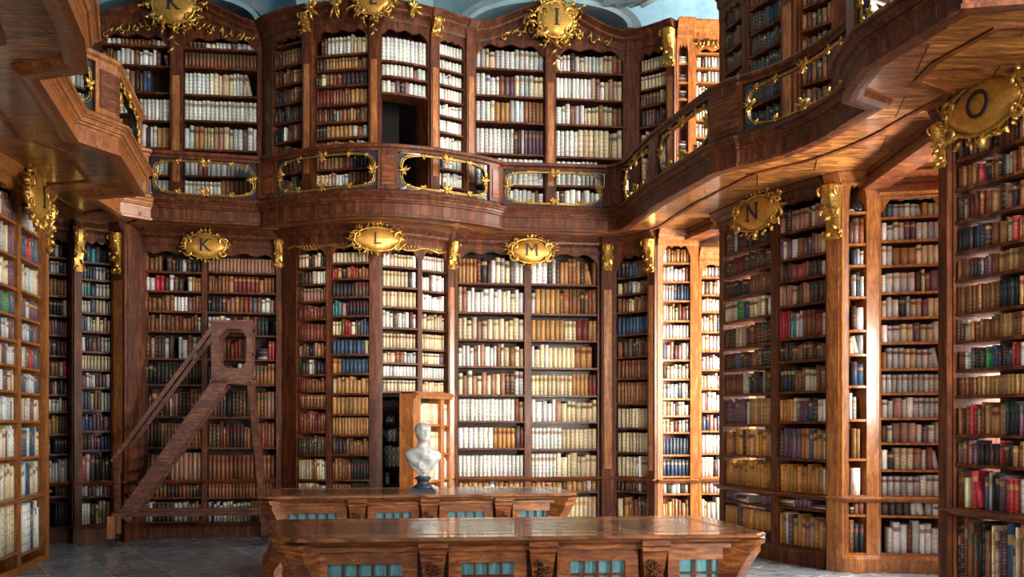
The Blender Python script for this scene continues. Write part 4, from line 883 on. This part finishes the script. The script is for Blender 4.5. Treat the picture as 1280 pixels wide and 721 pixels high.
# ------------------------------------------------------------------ marble bust
bx = Wp(528.5, 10.0); bust = thing('bust', 'white marble bust of a man on a black socle, standing on the farther table', 'bust', (bx.x, bx.y, .85))
def bust_mesh():
    R = [(.165, .036, .032, 0), (.185, .046, .040, 0), (.215, .080, .055, 0), (.26, .120, .072, 0), (.31, .160, .088, 0), (.355, .184, .097, 0), (.395, .186, .095, 0), (.425, .170, .088, 0), (.448, .132, .078, 0), (.466, .088, .068, 0), (.482, .062, .060, 0), (.505, .054, .056, -.004), (.522, .054, .060, -.012),
         (.536, .050, .070, -.018), (.550, .058, .082, -.018), (.575, .067, .090, -.014), (.60, .073, .094, -.010), (.625, .077, .097, -.006), (.65, .078, .098, -.002), (.675, .073, .092, 0), (.697, .058, .075, .002), (.712, .038, .048, .004), (.720, .012, .016, .005)]
    seg = 64; N_ = 110; vs = []; th0 = math.radians(-62); RR = random.Random(3)
    def itp(z, k):
        for a, b in zip(R, R[1:]):
            if a[0] <= z <= b[0]:
                t = (z-a[0])/(b[0]-a[0]); t = t*t*(3-2*t)*.5+t*.5; return a[k]+(b[k]-a[k])*t
        return R[-1][k]
    g = lambda x, s_: math.exp(-(x/s_)**2)
    fd = Vector((math.cos(th0), math.sin(th0))); sd = Vector((-fd.y, fd.x))
    for i in range(N_+1):
        z = .165+(.72-.165)*i/N_
        rx, ry, oy = itp(z, 1), itp(z, 2), itp(z, 3); head = min(1, max(0, (z-.50)/.03))
        for k in range(seg):
            a = 2*PI*k/seg; d = (a-th0+PI) % (2*PI)-PI   # angle from face direction
            if head > 0:
                f = fd*(math.cos(d)*ry)+sd*(math.sin(d)*rx)-fd*oy*1.0
            else: f = Vector((0, 0))
            body = Vector((math.cos(a)*rx, math.sin(a)*ry)); p = body*(1-head)+f*head
            dr = 0; front_ = max(0, math.cos(d))
            if z > .50:
                dr += .024*g(d, .16)*max(0, min(1, (.640-z)/.045))*(1 if z > .592 else g(z-.592, .006)) ; dr += .007*g(z-.638, .010)*g(d, .62)
                for s_ in (-1, 1):
                    dr -= .011*g(z-.622, .010)*g(d-s_*.36, .17); dr += .004*g(z-.621, .006)*g(d-s_*.36, .10); dr += .004*g(z-.600, .016)*g(d-s_*.55, .22)
                    dr += .020*g(z-.612, .020)*g(d-s_*1.62, .10)-.006*g(z-.612, .010)*g(d-s_*1.62, .04)
                dr += .006*g(z-.577, .0045)*g(d, .26)-.005*g(z-.572, .003)*g(d, .25)+.006*g(z-.566, .0045)*g(d, .22)-.005*g(z-.558, .005)*g(d, .25)+.010*g(z-.546, .008)*g(d, .28)
                hair = max(0, min(1, (z-.655)/.012)) if abs(d) < 1.15 else max(0, min(1, (z-.575)/.02))*min(1, (abs(d)-1.15)/.25)
                if abs(abs(d)-1.62) < .16 and z < .64: hair = 0
                dr += hair*(.007+.004*math.sin(a*15+z*190)*math.sin(z*150+a*6))
            if z < .46:
                dr += .006*math.sin(a*5+z*38)*min(1, (z-.17)/.05)*(1 if z < .42 else .5)+.010*g(d, .10)*g(z-.36, .08)
                for s_ in (-1, 1): dr += .010*g(d-s_*(.25+(.47-z)*2.2), .10)*(z > .25)
            L = p.length; p = p*(1+dr/max(L, .01)); vs.append((bx.x+p.x-(.0), bx.y+p.y, .85+z))
    mb = MB(); fs = [(i*seg+k, i*seg+(k+1) % seg, (i+1)*seg+(k+1) % seg, (i+1)*seg+k) for i in range(N_) for k in range(seg)]+[tuple(range(seg-1, -1, -1)), tuple(N_*seg+k for k in range(seg))]
    mb.add(vs, fs, True); return mb
bust_mesh().build('figure', M['marble'], bust)
mb = MB(); cx, cy = bx.x, bx.y
for (w, z0, z1) in ((.135, 0, .028), (.115, .028, .045)): mb.abox(cx-w, cx+w, cy-w*.85, cy+w*.85, .851+z0, .85+z1)
lathe(mb, (cx, cy, .85), [(.085, .045), (.105, .05), (.095, .065), (.062, .085), (.056, .105), (.064, .125), (.085, .14), (.088, .15), (.06, .165), (.03, .17)], 28)
mb.build('socle', M['blackmarble'], bust)
# ------------------------------------------------------------------ library steps
K0, D0 = .20, 12.18; X0 = -5.08; kn = Vector((-K0, 1)).normalized()
def lp(px, py, off=0):
    a = (px-CX)/F; d = (D0-K0*X0)/(1-K0*a); return Vector((a*d+kn.x*off, d+kn.y*off, EH+(HY-py)*d/F))
lad = thing('library_steps', 'tall wheeled wooden library steps with handrail and boxed platform, before bookcase K', 'ladder', (lp(235, 660).x, lp(235, 660).y, 0))
kt = Vector((1, K0, 0)).normalized(); k3 = Vector((kn.x, kn.y, 0))
for off in (0, .56):
    mb = MB(); bar(mb, lp(140, 643, off), lp(333, 641, off), .06, .055); mb.build('base_runner', M['oldwood'], lad)
    mb = MB(); bar(mb, lp(154, 648, off), lp(279, 472, off), .04, .18); mb.build('stringer', M['oldwood'], lad)
    mb = MB(); bar(mb, lp(140, 577, off), lp(270, 403, off), .04, .05); mb.build('handrail', M['oldwood'], lad)
    mb = MB(); bar(mb, lp(146, 572, off), lp(147.5, 645, off), .055, .06, (1, 0, 0)); mb.build('rail_post', M['oldwood'], lad)
    mb = MB(); O = [(264, 403), (316, 402), (314, 477), (264, 476)]; c = (290, 439)
    oc = [(282, 411), (301, 411), (308, 420), (307.5, 452), (301, 460), (281, 460), (274, 452), (274, 420)]; ou = [(264, 403), (316, 402), (315.9, 403), (314.2, 476), (314, 477), (265, 476), (264, 475), (264, 404)]
    vs = []
    for (i_, o_) in zip(oc, ou): vs += [lp(*i_, off), lp(*o_, off), lp(*i_, off)+k3*.035, lp(*o_, off)+k3*.035]
    fs = []
    for k in range(8): j = (k+1) % 8; fs += [(k*4, k*4+1, j*4+1, j*4), (k*4+2, j*4+2, j*4+3, k*4+3), (k*4, j*4, j*4+2, k*4+2), (k*4+1, k*4+3, j*4+3, j*4+1)]
    mb.add(vs, fs)
    pp_ = mb.build('platform_panel', M['oldwood'], lad)
    mb = MB()
    bar(mb, lp(262, 402.5, off)+k3*.015, lp(317, 401.5, off)+k3*.015, .07, .035); bar(mb, lp(262, 477, off)+k3*.015, lp(317, 477.5, off)+k3*.015, .07, .05); mb.build('panel_moulding', M['oldwood'], pp_)
    mb = MB(); bar(mb, lp(312, 476, off), lp(329, 640, off), .05, .06, (1, 0, 0)); mb.build('support_leg', M['oldwood'], lad)
    for px in (139, 331):
        a = lp(px, 645, off); mb = MB(); mb.box(a-kt*.045-k3*.04, kt*.09, k3*.08, Vector((0, 0, .10-a.z))); ft = mb.build('foot_block', M['honey'] if px < 200 else M['oldwood'], lad)
        mb = MB(); w0 = Vector((a.x, a.y, .052))+k3*.0; vs = []
        for kx in range(2):
            for q in range(16): th = 2*PI*q/16; vs.append(w0+k3*(-.014+.028*kx)+kt*math.cos(th)*.05+Vector((0, 0, math.sin(th)*.05)))
        mb.add(vs, [(q, (q+1) % 16, 16+(q+1) % 16, 16+q) for q in range(16)]+[tuple(range(15, -1, -1)), tuple(range(16, 32))]); mb.box(w0-k3*.022-kt*.01, k3*.008, kt*.02, Vector((0, 0, .06))); mb.box(w0+k3*.016-kt*.01, k3*.008, kt*.02, Vector((0, 0, .06)))
        mb.build('wheel', M['wire'], ft)
for i in range(11):
    u = (i+.6)/11.2; a = lp(154+128*u-3, 648-180*u-2, .0); mb = MB(); mb.box(a-kt*.09+k3*.02, kt*.2, k3*.52, Vector((0, 0, .028))); mb.build('tread', M['oldwood'], lad)
a = lp(266, 474, 0); mb = MB(); mb.box(a+k3*.03, lp(314, 474, 0)-a, k3*.53, Vector((0, 0, .03))); mb.build('platform', M['oldwood'], lad)
mb = MB(); a = lp(313, 404, 0)
for z in (0, -.32, -.66): mb.box(a+k3*.03+Vector((0, 0, z-.06)), kt*.03, k3*.53, Vector((0, 0, .06)))
mb.build('rear_rail', M['oldwood'], lad)
for px in (142, 329): mb = MB(); bar(mb, lp(px, 644, 0), lp(px, 644, .56), .06, .05); mb.build('cross_bar', M['oldwood'], lad)
# ------------------------------------------------------------------ which books show largest: those are single things, the rest one mass
vs = []; fs = []
for o in C.objects:
    if o.type != 'MESH': continue
    off = ORG.get(o.name, Vector((0, 0, 0))); n = len(vs); vs += [v.co+off for v in o.data.vertices]; fs += [tuple(i+n for i in p.vertices) for p in o.data.polygons]
bvh = BVHTree.FromPolygons(vs, fs); camv = Vector((0, 0, EH))
def px(v): return (CX+F*v.x/v.y, HY-F*(v.z-EH)/v.y)
rows = {}
for b in BOOKS: rows.setdefault(b['key']+(b['shelf'],), []).append(b)
for kx, L in rows.items():
    for i, b in enumerate(L): b['li'] = i+1; b['ri'] = len(L)-i
for b in BOOKS:
    O, A, B, n = b['O'], b['A'], b['B'], b['n']; w, h = b['w'], b['h']
    p = [px(O), px(O+A*w), px(O+A*w+B*h), px(O+B*h)]
    if any(q[0] < 1 or q[0] > 1279 or q[1] < 1 or q[1] > 719 for q in p): b['s'] = 0; continue
    ar = abs(sum(p[i][0]*p[(i+1) % 4][1]-p[(i+1) % 4][0]*p[i][1] for i in range(4)))/2; vis = 0
    for f in (.15, .5, .88):
        c = O+A*w*.5+B*h*f+n*.02; d = c-camv; hit = bvh.ray_cast(camv, d.normalized(), d.length-.02)
        vis += hit[0] is None
    b['s'] = ar*vis/3
order = sorted(BOOKS, key=lambda b: -b['s']); single = [b for b in order[:300] if b['s'] > 0]; ids = {id(b) for b in single}; seen = set()
for b in single:
    left = b['cdesc'].endswith('far left bookcase'); o_, side = (b['ri'], 'right') if left else (b['li'], 'left')
    ad = 'flat-lying ' if b['flat'] else ('' )
    single_book(b, '%s%s book, %s from %s, %s shelf down, %s' % (ad, COL[b['c']][1], ORD[o_], side, ORD[b['shelf']], b['cdesc']), b['group'])
mb = MB(); mb.has = True
for b in BOOKS:
    if id(b) not in ids: put_book(mb, b)
o = mb.build('books', M['book']); o['kind'] = 'stuff'; tag(o, 'thousands of smaller leather and vellum bound books filling the shelves all round the library', 'books')
print('BOOKS', len(BOOKS), 'single', len(single), 'minscore', single[-1]['s'])
